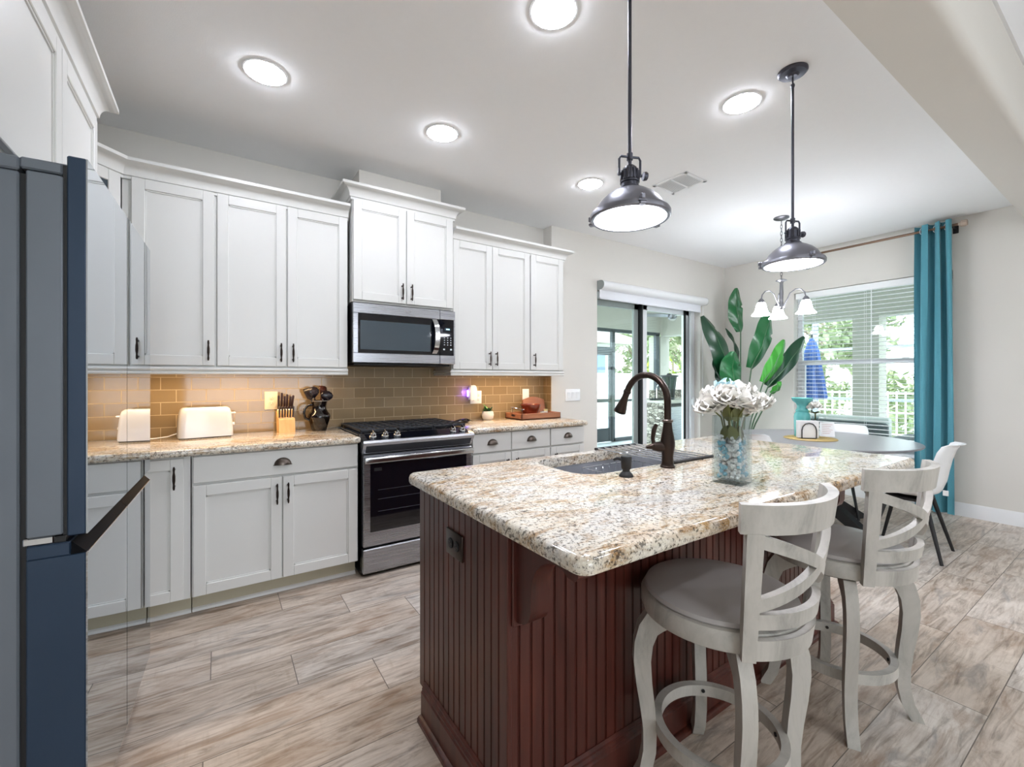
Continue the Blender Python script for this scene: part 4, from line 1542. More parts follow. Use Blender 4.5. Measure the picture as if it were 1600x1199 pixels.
t = thing('drying_rack', 'roll-up drying rack of steel rods laid across the sink behind the faucet', 'drying rack', (1.78, 1.43, CT))
b = MB()
for y in [1.205 + i * 0.46 / 13 for i in range(1, 13)]:
    pass
n = 7
for i in range(n):
    x = 1.635 + i * (1.925 - 1.635) / (n - 1)
    b.tube([(x, 1.205, CT + 0.008), (x, 1.66, CT + 0.008)], 0.0038, 8)
b.build('rods', M['steel_plain'], t, world=True)
for y in (1.205, 1.66):
    MB().box(1.62, 1.94, y - 0.007, y + 0.007, CT + 0.0005, CT + 0.0125, 0.003).build('end_strip', M['black_matte'], t, world=True)

# faucet
t = thing('faucet', 'bronze gooseneck faucet with a pull-down spray head, at the sink', 'faucet', (1.565, 1.175, CT))
b = MB()
b.lathe([(0, 0), (0.030, 0), (0.030, 0.006), (0.026, 0.011), (0.024, 0.018), (0.023, 0.05), (0.027, 0.072), (0.030, 0.09), (0.030, 0.105), (0.026, 0.13), (0.021, 0.155), (0.018, 0.178), (0.0175, 0.190), (0, 0.19)], 32)
b.build('body', M['bronze'], t)
MB().lathe([(0.0, 0.188), (0.019, 0.188), (0.0225, 0.192), (0.0225, 0.197), (0.019, 0.201), (0.0, 0.201)], 28).build('collar', M['pull'], t)
pts = [(0, 0, 0.195), (0, 0, 0.27)]
cy, cz_, rr = 0.1125, 0.275, 0.1125
for i in range(0, 15):
    a = PI - (PI * 0.89) * i / 14
    pts.append((0, cy + rr * math.cos(a), cz_ + rr * math.sin(a)))
b = MB()
b.tube(pts, 0.0145, 16)
b.build('spout', M['bronze'], t)
e = Vector(pts[-1])
dv = (Vector(pts[-1]) - Vector(pts[-2])).normalized()
q_ = dv.to_track_quat('Z', 'Y').to_matrix().to_4x4()
b = MB()
b.lathe([(0, -0.004), (0.0165, -0.004), (0.0175, 0.0), (0.0175, 0.006), (0.015, 0.01), (0.015, 0.03), (0.019, 0.055), (0.0255, 0.085), (0.0275, 0.1), (0.024, 0.104), (0, 0.104)], 28, at=tuple(e), tilt=q_)
b.build('spray_head', M['bronze'], t)
MB().lathe([(0.0, 0.1035), (0.0285, 0.1035), (0.0285, 0.108), (0.0, 0.108)], 28, at=tuple(e), tilt=q_).build('spray_ring', M['pull'], t)
b = MB()
b.tube([(0, 0.0, 0.085), (-0.03, 0.02, 0.086), (-0.052, 0.035, 0.088)], [0.023, 0.022, 0.017], 18)
hd = b.build('valve', M['bronze'], t)
b = MB()
b.tube([(-0.047, 0.032, 0.09), (-0.05, 0.036, 0.12), (-0.045, 0.034, 0.155), (-0.036, 0.028, 0.18)], [0.0085, 0.0095, 0.0115, 0.009], 12, flat=(1, 0.7))
b.tube([(-0.05, 0.034, 0.088), (-0.075, 0.05, 0.083)], [0.013, 0.006], 12)
b.build('lever', M['bronze'], t)

t = thing('soap_dispenser', 'short black soap dispenser pump beside the sink', 'soap dispenser', (1.285, 1.15, CT))
MB().lathe([(0, 0), (0.027, 0), (0.027, 0.004), (0.022, 0.012), (0.014, 0.02), (0.0135, 0.028), (0, 0.028)], 28).build('flange', M['black_matte'], t)
b = MB()
b.lathe([(0, 0.028), (0.016, 0.028), (0.0185, 0.034), (0.02, 0.06), (0.021, 0.072), (0.019, 0.077), (0, 0.077)], 28)
b.build('pump_head', M['black_matte'], t)
MB().tube([(0, 0.012, 0.062), (0, 0.045, 0.062), (0, 0.062, 0.054)], [0.007, 0.006, 0.005], 10).build('nozzle', M['black_matte'], t)

# ================================================================ VASE OF FLOWERS
VX, VY, VR = 1.532, 0.878, R(8)
t = thing('glass_vase', 'square clear glass vase of crystals and white flowers on the island', 'vase', (VX, VY, CT), VR)
hw, vh, th = 0.05, 0.238, 0.005
b = MB()
def sq(k, z, r=0.004):
    return [(x, y, z) for x, y in rrect(-k, k, -k, k, r, 3)]
b.loft([sq(hw, 0.0), sq(hw, vh), sq(hw - th, vh), sq(hw - th, 0.014), sq(0.006, 0.014)], cap=True)
b.build('glass_body', glass_pane('vase_glass', '#fafdfd', 1.3, '#b4c8cf'), t, smooth=False)
rg = random.Random(11)


def beads(name, label, mat, n, f):
    q = MB(T(VX, VY, CT) @ rotz(VR))
    for i in range(n):
        x, y, z = f()
        r = rg.uniform(0.006, 0.0095)
        s_ = bmesh.new()
        bmesh.ops.create_icosphere(s_, subdivisions=1, radius=r)
        q.merge(s_, T(x, y, z) @ Matrix.Rotation(rg.uniform(0, 3), 4, 'X'))
    o = q.build(name, mat, None, smooth=False)
    return tag(o, label, 'crystals', kind='stuff')


k_ = hw - th - 0.008
crys = NT('crystal_bead')
crys.set(Base_Color='#fafcfd', Roughness=0.05, Transmission_Weight=0.25, IOR=1.5, Specular_IOR_Level=0.8)
crysb = NT('blue_crystal_bead')
crysb.set(Base_Color='#8cc8de', Roughness=0.05, Transmission_Weight=0.2, IOR=1.5, Specular_IOR_Level=0.8)
beads('crystal_beads', 'clear glass crystals filling the square vase', crys.m, 420, lambda: (rg.uniform(-k_, k_), rg.uniform(-k_, k_), rg.uniform(0.021, 0.165)))


def blue_at():
    z = rg.uniform(0.021, 0.15)
    a = rg.choice((0, 1))
    if a:
        return (-k_ + 0.002, 0.012 + rg.gauss(0, 0.008) + 0.012 * math.sin(z * 50), z)
    return (0.0 + rg.gauss(0, 0.012) + 0.012 * math.sin(z * 45), -k_ + 0.002, z)


beads('blue_crystal_beads', 'pale blue crystals among the clear ones in the square vase', crysb.m, 60, blue_at)


def bloom_mesh(name, mat, n=46, rad=0.058, seed=1):
    rr_ = random.Random(seed)
    q = MB()
    for i in range(n):
        zz = 1 - 1.25 * (i + 0.5) / n
        a = i * 2.39996 + rr_.uniform(-0.2, 0.2)
        el = math.asin(max(-1, min(1, zz)))
        d = Vector((math.cos(a) * math.cos(el), math.sin(a) * math.cos(el), math.sin(el)))
        sd = Vector((-math.sin(a), math.cos(a), 0))
        up = d.cross(sd)
        up = -up if up.z < 0 else up
        L = rad * rr_.uniform(0.8, 1.15)
        w = rad * rr_.uniform(0.42, 0.6)
        curl = rr_.uniform(0.1, 0.5)
        ph = rr_.uniform(0, 6)

        def f(u, v, d=d, sd=sd, up=up, L=L, w=w, curl=curl, ph=ph):
            x = (u - 0.5) * 2
            wid = w * math.sin(PI * (0.12 + 0.76 * v) ** 0.8)
            return d * (L * (0.25 + 0.75 * v)) + sd * (x * wid) + up * (curl * L * (v * v - 0.35) - 0.18 * L * x * x + 0.07 * L * math.sin(5 * u + ph) * v)
        q.grid(f, 5, 4)
    o = q.build(name, mat, None, angle=180)
    return o


stemm = M['olive_leaf']
bloom0 = bloom_mesh('bloom', M['petal'], 46, 0.058, 5)
bloomb = bloom_mesh('bloom', M['petal_blue'], 34, 0.045, 8)
heads = [(-0.058, 0.045, 0.292, 1.0, 'white silk flower at the left of the bouquet, drooping over the vase'),
         (-0.026, -0.05, 0.300, 1.0, 'white silk flower at the front of the bouquet, facing the camera'),
         (0.045, -0.062, 0.288, 1.05, 'white silk flower low at the right of the bouquet, over the vase rim'),
         (0.066, 0.012, 0.312, 1.0, 'white silk flower at the far right edge of the bouquet'),
         (0.012, 0.06, 0.318, 1.0, 'white silk flower at the back of the bouquet, under the blue one'),
         (-0.06, -0.01, 0.325, 0.95, 'white silk flower high on the left of the bouquet'),
         (0.03, -0.012, 0.335, 0.95, 'white silk flower on top of the bouquet right of the blue one'),
         (-0.012, 0.018, 0.350, 1.0, 'pale blue silk flower on top of the white bouquet')]
for i, (x, y, z, s_, lb) in enumerate(heads):
    f = thing('silk_flower', lb, 'flower', (VX, VY, CT), VR, 'silk flowers in the square vase')
    src = bloomb if i == 7 else bloom0
    o = src.copy()
    COL.objects.link(o)
    o.parent = f
    o.location = (x, y, z - 0.02)
    o.scale = (s_, s_, s_ * 0.85)
    o.rotation_euler = (y * -4.5, x * 4.5, i * 1.3)
    q = MB()
    q.tube([(x, y, z - 0.03), (x * 0.55, y * 0.55, vh - 0.005), (x * 0.35, y * 0.35, 0.17)], 0.0028, 8)
    q.build('stem', stemm, f)
    if i < 7:
        q = MB()
        for k in range(2):
            a = math.atan2(y, x) + (k - 0.5) * 1.3
            rx = 0.028
            for (z0, rr0) in ((0.20 + 0.02 * k, 0.03),):
                c = Vector((rx * math.cos(a), rx * math.sin(a), z0))
                dd = Vector((math.cos(a) * 0.12, math.sin(a) * 0.12, 0.75 if k else -0.6)).normalized()
                sd = Vector((-math.sin(a), math.cos(a), 0))
                q.grid(lambda u, v, c=c, dd=dd, sd=sd: c + dd * (0.055 * v) + sd * ((u - 0.5) * 0.04 * math.sin(PI * (0.1 + 0.9 * v)) * 1.0) + Vector((0, 0, 0.004 * (u - 0.5) ** 2)), 4, 6)
        q.build('leaf', stemm, f)
bpy.data.objects.remove(bloom0)
bpy.data.objects.remove(bloomb)


# ================================================================ BAR STOOLS
def make_stool(label, loc, rz, base_rz):
    t = thing('bar_stool', label, 'bar stool', loc, rz, 'grey bar stools at the island')
    # round seat: apron, rim and vinyl cushion
    MB().lathe([(0, 0.565), (0.212, 0.565), (0.225, 0.570), (0.229, 0.58), (0.229, 0.615), (0.224, 0.624), (0.215, 0.627), (0, 0.627)], 56).build('seat', M['stool'], t)
    MB().lathe([(0, 0.627), (0.213, 0.627), (0.218, 0.633), (0.214, 0.643), (0.19, 0.651), (0.13, 0.657), (0, 0.660)], 56).build('cushion', M['cushion'], t)
    MB().lathe([(0, 0.53), (0.12, 0.53), (0.13, 0.54), (0.13, 0.566), (0, 0.566)], 32).build('swivel', M['black_matte'], t)
    # four cabriole legs
    for a in [base_rz - rz + R(q_) for q_ in (45, 135, 225, 315)]:
        c, s_ = math.cos(a), math.sin(a)
        # (radius, z, radial width)
        line = [(0.150, 0.545, 0.085), (0.188, 0.530, 0.075), (0.212, 0.500, 0.062), (0.226, 0.455, 0.056), (0.230, 0.40, 0.052), (0.224, 0.33, 0.048), (0.214, 0.26, 0.044), (0.207, 0.19, 0.041), (0.208, 0.12, 0.039), (0.220, 0.06, 0.038), (0.243, 0.014, 0.037), (0.250, 0.0, 0.036)]
        q = MB()
        rings = []
        hw_ = 0.019
        for i, (r, z, w) in enumerate(line):
            p0 = line[max(0, i - 1)]
            p1 = line[min(len(line) - 1, i + 1)]
            tx, tz = p1[0] - p0[0], p1[1] - p0[1]
            L = math.hypot(tx, tz)
            nx, nz = -tz / L, tx / L
            if i == len(line) - 1:
                nx, nz = 1, 0
            ro, zo = r + nx * w / 2, z + nz * w / 2
            ri, zi = r - nx * w / 2, z - nz * w / 2
            if i == 0:
                ro, zo, ri, zi = 0.15, 0.565, 0.12, 0.525
            zo, zi = min(zo, 0.564), min(zi, 0.564)
            rings.append([(ro * c - hw_ * s_, ro * s_ + hw_ * c, zo), (ro * c + hw_ * s_, ro * s_ - hw_ * c, zo), (ri * c + hw_ * s_, ri * s_ - hw_ * c, zi), (ri * c - hw_ * s_, ri * s_ + hw_ * c, zi)])
        q.loft(rings)
        q.build('leg', M['stool'], t, angle=40)
    # flat hoop footrest inside the legs
    b = MB()
    n = 64
    ro, ri, z0, z1 = 0.190, 0.166, 0.185, 0.222
    b.loft([[(rr_ * math.cos(2 * PI * i / n), rr_ * math.sin(2 * PI * i / n), z) for rr_, z in ((ro, z0), (ro, z1), (ri, z1), (ri, z0))] for i in range(n)], closed=True)
    b.build('footrest', M['stool'], t)
    for a in [base_rz - rz + R(q_) for q_ in (45, 135, 225, 315)]:
        b = MB()
        b.tube([(0.162 * math.cos(a), 0.162 * math.sin(a), 0.204), (0.1665 * math.cos(a), 0.1665 * math.sin(a), 0.204)], 0.006, 12)
        b.build('screw_cap', M['black_matte'], t)

    # back: everything lies on a cylinder around the seat that leans outwards going up
    def on(ang, z, dr=0.0):
        r = 0.232 + 0.056 * max(0, (z - 0.56)) / 0.42 + dr
        a = -PI / 2 + ang
        return (r * math.cos(a), r * math.sin(a), z)
    pa = R(39)
    for s_ in (-1, 1):
        q = MB()
        q.loft([[on(s_ * pa - 0.070, z, -0.014), on(s_ * pa + 0.070, z, -0.014), on(s_ * pa + 0.070, z, 0.014), on(s_ * pa - 0.070, z, 0.014)] for z in (0.562, 0.60, 0.66, 0.72, 0.78, 0.84, 0.905)])
        q.build('back_post', M['stool'], t)

    def band(name, f, n, th_):
        """f(s) -> (angle, z, half height)"""
        q = MB()
        rings = []
        for i in range(n + 1):
            a, z, h = f(i / n)
            rings.append([on(a, z - h, -th_), on(a, z - h, th_), on(a, z + h, th_), on(a, z + h, -th_)])
        q.loft(rings)
        return q.build(name, M['stool'], t)
    band('top_rail', lambda s_: ((s_ - 0.5) * 2 * R(46), 0.941, 0.038), 28, 0.0125)
    band('lower_rail', lambda s_: ((s_ - 0.5) * 2 * pa, 0.672, 0.021), 20, 0.010)
    # crossing bowed slats
    band('cross_slat', lambda s_: (-pa + 2 * pa * s_, 0.889 - 0.180 * s_ + 0.020 * math.sin(PI * s_), 0.0175), 20, 0.0095)
    band('cross_slat', lambda s_: (-pa + 2 * pa * s_, 0.709 + 0.180 * s_ - 0.020 * math.sin(PI * s_), 0.0175), 20, 0.0098)
    # shaped block closing the seat between the posts
    band('seat_block', lambda s_: ((s_ - 0.5) * 2 * pa, 0.593, 0.028), 20, 0.009)
    return t


make_stool('distressed grey swivel bar stool nearest the camera, round seat under the island edge', (1.285, 0.78, 0), R(-3), R(3))
make_stool('second grey swivel bar stool, farther along the island in front of the dining table', (2.06, 0.75, 0), R(-9), R(-14))

# ================================================================ DINING CORNER
TX, TY = 4.50, 1.79
t = thing('dining_table', 'round dark grey dining table on a black pedestal, under the chandelier', 'dining table', (TX, TY, 0))
MB().lathe([(0, 0.715), (0.60, 0.715), (0.68, 0.722), (0.715, 0.735), (0.72, 0.743), (0.717, 0.75), (0, 0.75)], 72).build('tabletop', M['table'], t)
MB().lathe([(0, 0.16), (0.06, 0.16), (0.065, 0.2), (0.045, 0.3), (0.045, 0.6), (0.07, 0.69), (0.22, 0.70), (0.22, 0.715), (0, 0.715)], 28).build('pedestal', M['black_matte'], t)
for k in range(4):
    a = R(-112 + 90 * k)
    b = MB(rotz(a))
    b.loft([[(x, -0.03, z0), (x, 0.03, z0), (x, 0.03, z1), (x, -0.03, z1)] for x, z0, z1 in ((0.0, 0.17, 0.30), (0.12, 0.14, 0.25), (0.3, 0.055, 0.155), (0.42, 0.0, 0.085), (0.5, 0.0, 0.04))])
    b.build('foot', M['black_matte'], t)


def make_chair(label, loc, rz):
    """moulded shell chair on splayed black legs; back towards local -y"""
    t = thing('dining_chair', label, 'dining chair', loc, rz, 'white shell chairs at the dining table')
    prof = [(0.225, 0.418, 0.19), (0.20, 0.440, 0.205), (0.12, 0.447, 0.22), (0.0, 0.436, 0.225), (-0.11, 0.440, 0.222), (-0.165, 0.475, 0.215), (-0.185, 0.54, 0.205), (-0.198, 0.62, 0.195), (-0.214, 0.70, 0.188), (-0.234, 0.77, 0.18), (-0.256, 0.812, 0.165), (-0.285, 0.826, 0.14)]

    def f(u, v, off=0.0):
        s_ = v * (len(prof) - 1)
        i = min(int(s_), len(prof) - 2)
        k = s_ - i
        y, z, w = [prof[i][j] * (1 - k) + prof[i + 1][j] * k for j in range(3)]
        x = (u - 0.5) * 2
        lift = 0.055 * abs(x) ** 3
        back = min(1, max(0, (z - 0.44) / 0.12))
        return Vector((x * w, y + (0.06 * abs(x) ** 3) * back - off * back, z + lift * (1 - back) * (0.4 + 0.6 * min(1, v * 3)) - off * (1 - back)))
    b = MB()
    b.grid(lambda u, v: f(u, v), 18, 44)
    b.grid(lambda u, v: f(u, v, 0.011), 18, 44)
    nu, nv = 18, 44
    # close the rim
    edge = [(i / nu, 0) for i in range(nu)] + [(1, j / nv) for j in range(nv)] + [(1 - i / nu, 1) for i in range(nu)] + [(0, 1 - j / nv) for j in range(nv)]
    b.loft([[f(u, v) for u, v in edge], [f(u, v, 0.011) for u, v in edge]], cap=False)
    b.build('shell', M['shell'], t, angle=60)
    MB().box(-0.13, 0.13, -0.12, 0.13, 0.392, 0.412, 0.004).box(-0.02, 0.02, -0.13, 0.14, 0.405, 0.43).build('seat_frame', M['black_matte'], t)
    for sx in (-1, 1):
        for sy in (-1, 1):
            MB().tube([(sx * 0.115, sy * 0.105, 0.405), (sx * 0.215, sy * 0.205, 0.0)], [0.015, 0.010], 12).build('leg', M['black_matte'], t)
    return t


make_chair('white shell chair with black legs beside the teal curtain, its back to the living room', (4.33, 1.10, 0), R(4))
make_chair('white shell chair on the window side of the dining table', (5.02, 1.80, 0), R(92))
make_chair('white shell chair on the kitchen side of the table, mostly hidden behind the glass vase', (3.97, 2.04, 0), R(-84))

# things on the table
TZ = 0.75
t = thing('placemat', 'round gold placemat in the middle of the dining table', 'placemat', (4.40, 1.80, TZ))
b = MB()
n = 72
for k, r in enumerate([0.02 + 0.012 * i for i in range(16)]):
    b.tube([(r * math.cos(2 * PI * i / n), r * math.sin(2 * PI * i / n), 0.004) for i in range(n)], 0.0045, 6, closed=True)
b.lathe([(0, 0.001), (0.2, 0.001), (0.2, 0.004), (0, 0.004)], 48)
b.build('woven_disc', M['gold_mat'], t)
t = thing('napkin_holder', 'black arched wire napkin holder on the gold placemat', 'napkin holder', (4.345, 1.80, TZ + 0.009), R(-44))
for y in (-0.035, 0.035):
    MB().tube([(-0.058, y, 0.004), (-0.058, y, 0.075), (-0.05, y, 0.105), (-0.03, y, 0.128), (0, y, 0.136), (0.03, y, 0.128), (0.05, y, 0.105), (0.058, y, 0.075), (0.058, y, 0.004)], 0.0045, 8).build('wire_arch', M['black_matte'], t)
MB().box(-0.06, 0.06, -0.036, 0.036, 0.0, 0.005, 0.002).build('base', M['black_matte'], t)
t = thing('paper_napkins', 'stack of white paper napkins in the wire holder', 'napkins', (4.345, 1.80, TZ + 0.015), R(-44))
b = MB()
for i in range(9):
    y = -0.024 + i * 0.006
    b.box(-0.083 + 0.002 * (i % 3), 0.083 - 0.003 * (i % 2), y, y + 0.0045, 0.0, 0.150 - 0.004 * (i % 4), 0.001)
b.build('napkin_stack', M['paper'], t)
t = thing('bud_vase', 'small clear vase behind the napkins on the dining table', 'vase', (4.50, 1.80, TZ + 0.009))
MB().lathe([(0, 0), (0.03, 0), (0.033, 0.01), (0.022, 0.06), (0.016, 0.1), (0.022, 0.16), (0.03, 0.185), (0.028, 0.186), (0.015, 0.1), (0.02, 0.05), (0, 0.012)], 24).build('glass_body', glass_pane('bud_glass', '#e9f0f0', 1.2), t)
t = thing('flower_bunch', 'bunch of small white flowers in the vase on the dining table', 'flowers', (4.50, 1.80, TZ + 0.03))
MB().tube([(0, 0, 0), (0.003, 0, 0.1), (0, 0, 0.2)], 0.006, 8).build('stem', M['olive_leaf'], t)
bl = None
for i, (x, y, z) in enumerate(((-0.02, 0.035, 0.245), (0.0, -0.03, 0.25), (0.02, 0.0, 0.27), (-0.03, -0.005, 0.265))):
    if bl is None:
        bl = bloom_mesh('bloom', M['petal'], 24, 0.036, 21)
        o = bl
    else:
        o = bl.copy()
        COL.objects.link(o)
    o.parent = t
    o.location = (x, y, z)
    o.rotation_euler = (0, 0, i)
b = MB()
for k in range(7):
    a = k * 0.9
    c = Vector((0, 0, 0.19))
    dd = Vector((math.cos(a), math.sin(a), 0.35)).normalized()
    sd = Vector((-math.sin(a), math.cos(a), 0))
    b.grid(lambda u, v, c=c, dd=dd, sd=sd: c + dd * (0.07 * v) + sd * ((u - 0.5) * 0.03 * math.sin(PI * (0.1 + 0.9 * v))), 3, 5)
b.build('leaf', M['olive_leaf'], t)
t = thing('teal_vase', 'teal ceramic vase with a flared rim behind the napkins on the dining table', 'vase', (4.47, 1.895, TZ))
MB().lathe([(0, 0), (0.058, 0), (0.062, 0.01), (0.064, 0.10), (0.066, 0.19), (0.06, 0.215), (0.05, 0.23), (0.052, 0.245), (0.044, 0.26), (0.04, 0.285), (0.05, 0.31), (0.078, 0.335), (0.086, 0.36), (0.082, 0.362), (0.04, 0.32), (0.03, 0.26), (0, 0.2)], 36).build('ceramic_body', M['teal_ceramic'], t)
t = thing('table_card', 'small white printed card standing on the dining table beside the flowers', 'card', (4.72, 1.79, TZ), R(-60))
MB().loft([[(-0.055, y, z) for y, z in ((-0.03, 0.0), (0.0, 0.13), (0.004, 0.13), (0.034, 0.0))], [(0.055, y, z) for y, z in ((-0.03, 0.0), (0.0, 0.13), (0.004, 0.13), (0.034, 0.0))]]).build('card_body', M['paper'], t)
b = MB()
for i in range(6):
    z = 0.108 - i * 0.016
    yy = -0.03 + 0.03 * z / 0.13 - 0.0006
    b.poly([(-0.04, yy, z), (0.04 - 0.012 * (i % 3), yy, z), (0.04 - 0.012 * (i % 3), yy + 0.0007, z + 0.003), (-0.04, yy + 0.0007, z + 0.003)], [(0, 1, 2, 3)])
b.build('printed_lines', plain('printed_lines', '#c79a96', 0.8), t)

# ================================================================ CURTAIN, BLIND, SHADE
t = thing('curtain_rod', 'bronze curtain rod above the dining window', 'curtain rod', (5.68, 1.85, 2.715))
MB().tube([(5.68, 1.10, 2.715), (5.68, 2.62, 2.715)], 0.0125, 14).build('rod', M['brass_rod'], t, world=True)
b = MB()
for y, s_ in ((1.10, -1), (2.62, 1)):
    b.lathe([(0, 0), (0.014, 0), (0.02, 0.012), (0.03, 0.02), (0.032, 0.045), (0.026, 0.06), (0, 0.064)], 8, at=(5.68, y, 2.715), tilt=Matrix.Rotation(-s_ * PI / 2, 4, 'X'))
b.build('finial', plain('clear_finial', '#b5a394', 0.15), t, world=True)
b = MB()
for y in (1.14, 2.56):
    b.tube([(5.80, y, 2.70), (5.68, y, 2.70)], 0.008, 10)
    b.box(5.793, 5.80, y - 0.02, y + 0.02, 2.66, 2.75, 0.003)
b.build('bracket', M['black_matte'], t, world=True)

t = thing('curtain', 'teal grommet curtain drawn to the right side of the dining window', 'curtain', (5.68, 1.24, 0.02))
cy0, cy1 = 1.395, 1.125
b = MB()
nf = 3


def cur(u, v, off=0.0):
    z = 0.025 + 2.745 * v
    amp = 0.045 * (0.7 + 0.3 * v)
    ph = 2 * PI * nf * u
    y = cy0 + (cy1 - cy0) * u + 0.012 * math.sin(2 * ph + 1) + 0.01 * math.sin(3 * v + 5 * u)
    x = 5.68 + amp * math.sin(ph) + 0.012 * math.sin(2.3 * ph + 4 * v)
    return Vector((x + off, y, z))


b.grid(lambda u, v: cur(u, v), 90, 24)
b.grid(lambda u, v: cur(u, v, 0.003), 90, 24)
b.build('drape', M['teal'], t, world=True, angle=180)
b = MB()
for i in range(2 * nf):
    u = (i + 0.25 + 0.25) / (2 * nf) if False else (i / (2 * nf))
    if u < 0.03:
        continue
    p = cur(u, (2.715 - 0.025) / 2.745)
    b.tube([(p.x, p.y + 0.028 * math.cos(a) * 0.35, 2.715 + 0.028 * math.sin(a)) for a in [2 * PI * j / 20 for j in range(20)]], 0.005, 6, closed=True)
b.build('grommet', M['steel_plain'], t, world=True)
MB().box(5.605, 5.609, 1.15, 1.19, 0.20, 0.25, 0.001).build('care_label', M['paper'], t, world=True)

t = thing('venetian_blind', 'white horizontal blind with open slats in the dining window', 'blind', (5.845, 1.855, 2.3))
b = MB()
z = 2.215
while z > 0.60:
    b.loft([[(5.818 + 0.05 * k, y, z + 0.003 * (1 - (2 * k - 1) ** 2) + dz) for k, dz in ((0, 0), (0.5, 0), (1, 0), (1, -0.003), (0.5, -0.003), (0, -0.003))] for y in (1.18, 2.53)])
    z -= 0.0445
b.build('slats', M['blind'], t, world=True, angle=60)
MB().box(5.812, 5.872, 1.172, 2.538, 2.245, 2.315, 0.004).build('headrail', M['blind'], t, world=True)
MB().box(5.818, 5.868, 1.18, 2.53, 0.555, 0.575, 0.004).build('bottom_rail', M['blind'], t, world=True)
b = MB()
for y in (1.36, 1.855, 2.35):
    for x in (5.816, 5.870):
        b.cyl((x, y, 0.57), (x, y, 2.25), 0.0011, 6)
b.build('ladder_cord', M['blind'], t, world=True)
b = MB()
b.cyl((5.805, 1.79, 0.9), (5.805, 1.79, 2.25), 0.0045, 8)
b.build('tilt_wand', M['blind'], t, world=True)

t = thing('roller_shade', 'white roller shade rolled up over the sliding patio door', 'shade', (4.31, 3.38, 2.29))
prof = [(3.419, 2.335)] + [(3.365 - 0.047 * math.sin(a), 2.288 + 0.047 * math.cos(a)) for a in [PI * i / 10 for i in range(11)]] + [(3.419, 2.241)]
MB().loft([[(x, y, z) for y, z in prof] for x in (3.372, 5.25)]).build('cassette', M['trim'], t, world=True)
b = MB()
for x in (3.368, 5.25):
    b.loft([[(xx, y, z) for y, z in [(3.419, 2.337)] + [(3.367 - 0.049 * math.sin(a), 2.288 + 0.049 * math.cos(a)) for a in [PI * i / 10 for i in range(11)]] + [(3.419, 2.239)]] for xx in (x, x + 0.004)])
b.build('end_cap', M['grey_frame'], t, world=True)
b = MB()
b.box(3.385, 5.20, 3.398, 3.400, 2.16, 2.25)
b.build('shade_fabric', M['shade_fabric'], t, world=True)
MB().box(3.385, 5.20, 3.392, 3.406, 2.145, 2.168, 0.004).build('hem_bar', M['shade_fabric'], t, world=True)
b = MB()
b.tube([(5.245, 3.40, 2.24), (5.247, 3.405, 1.6), (5.245, 3.405, 0.84), (5.26, 3.405, 0.80), (5.268, 3.405, 0.84), (5.266, 3.405, 1.6), (5.262, 3.4, 2.24)], 0.0022, 6)
b.box(5.248, 5.262, 3.398, 3.412, 0.80, 0.90, 0.004)
b.build('bead_chain', M['trim'], t, world=True)

# ================================================================ LIGHTS
def recessed(x, y, z, label, mat, e):
    t = thing('recessed_light', label, 'ceiling light', (x, y, z), 0, 'recessed ceiling lights')
    MB().lathe([(0.088, 0.0), (0.1, 0.0), (0.101, -0.002), (0.098, -0.005), (0.091, -0.006), (0.088, -0.003)], 40).build('trim_ring', M['trim'], t)
    MB().lathe([(0, -0.001), (0.089, -0.001), (0.089, -0.007), (0.07, -0.014), (0.04, -0.018), (0, -0.02)], 40).build('lens', mat, t)


recessed(0.19, 2.50, CEIL, 'round recessed light in the ceiling above the cabinets left of the microwave', M['led'], LED)
recessed(1.15, 2.51, CEIL, 'round recessed light in the ceiling in front of the microwave', M['led'], LED)
recessed(2.41, 2.52, CEIL, 'round recessed light beside the ceiling vent, farthest from the camera', M['led'], LED)
recessed(1.15, 1.42, CEIL, 'round recessed light above the island, cut by the top of the photo', M['led'], LED)
recessed(2.40, 1.32, CEIL, 'round recessed light above the island, beside the farther pendant', M['led'], LED)


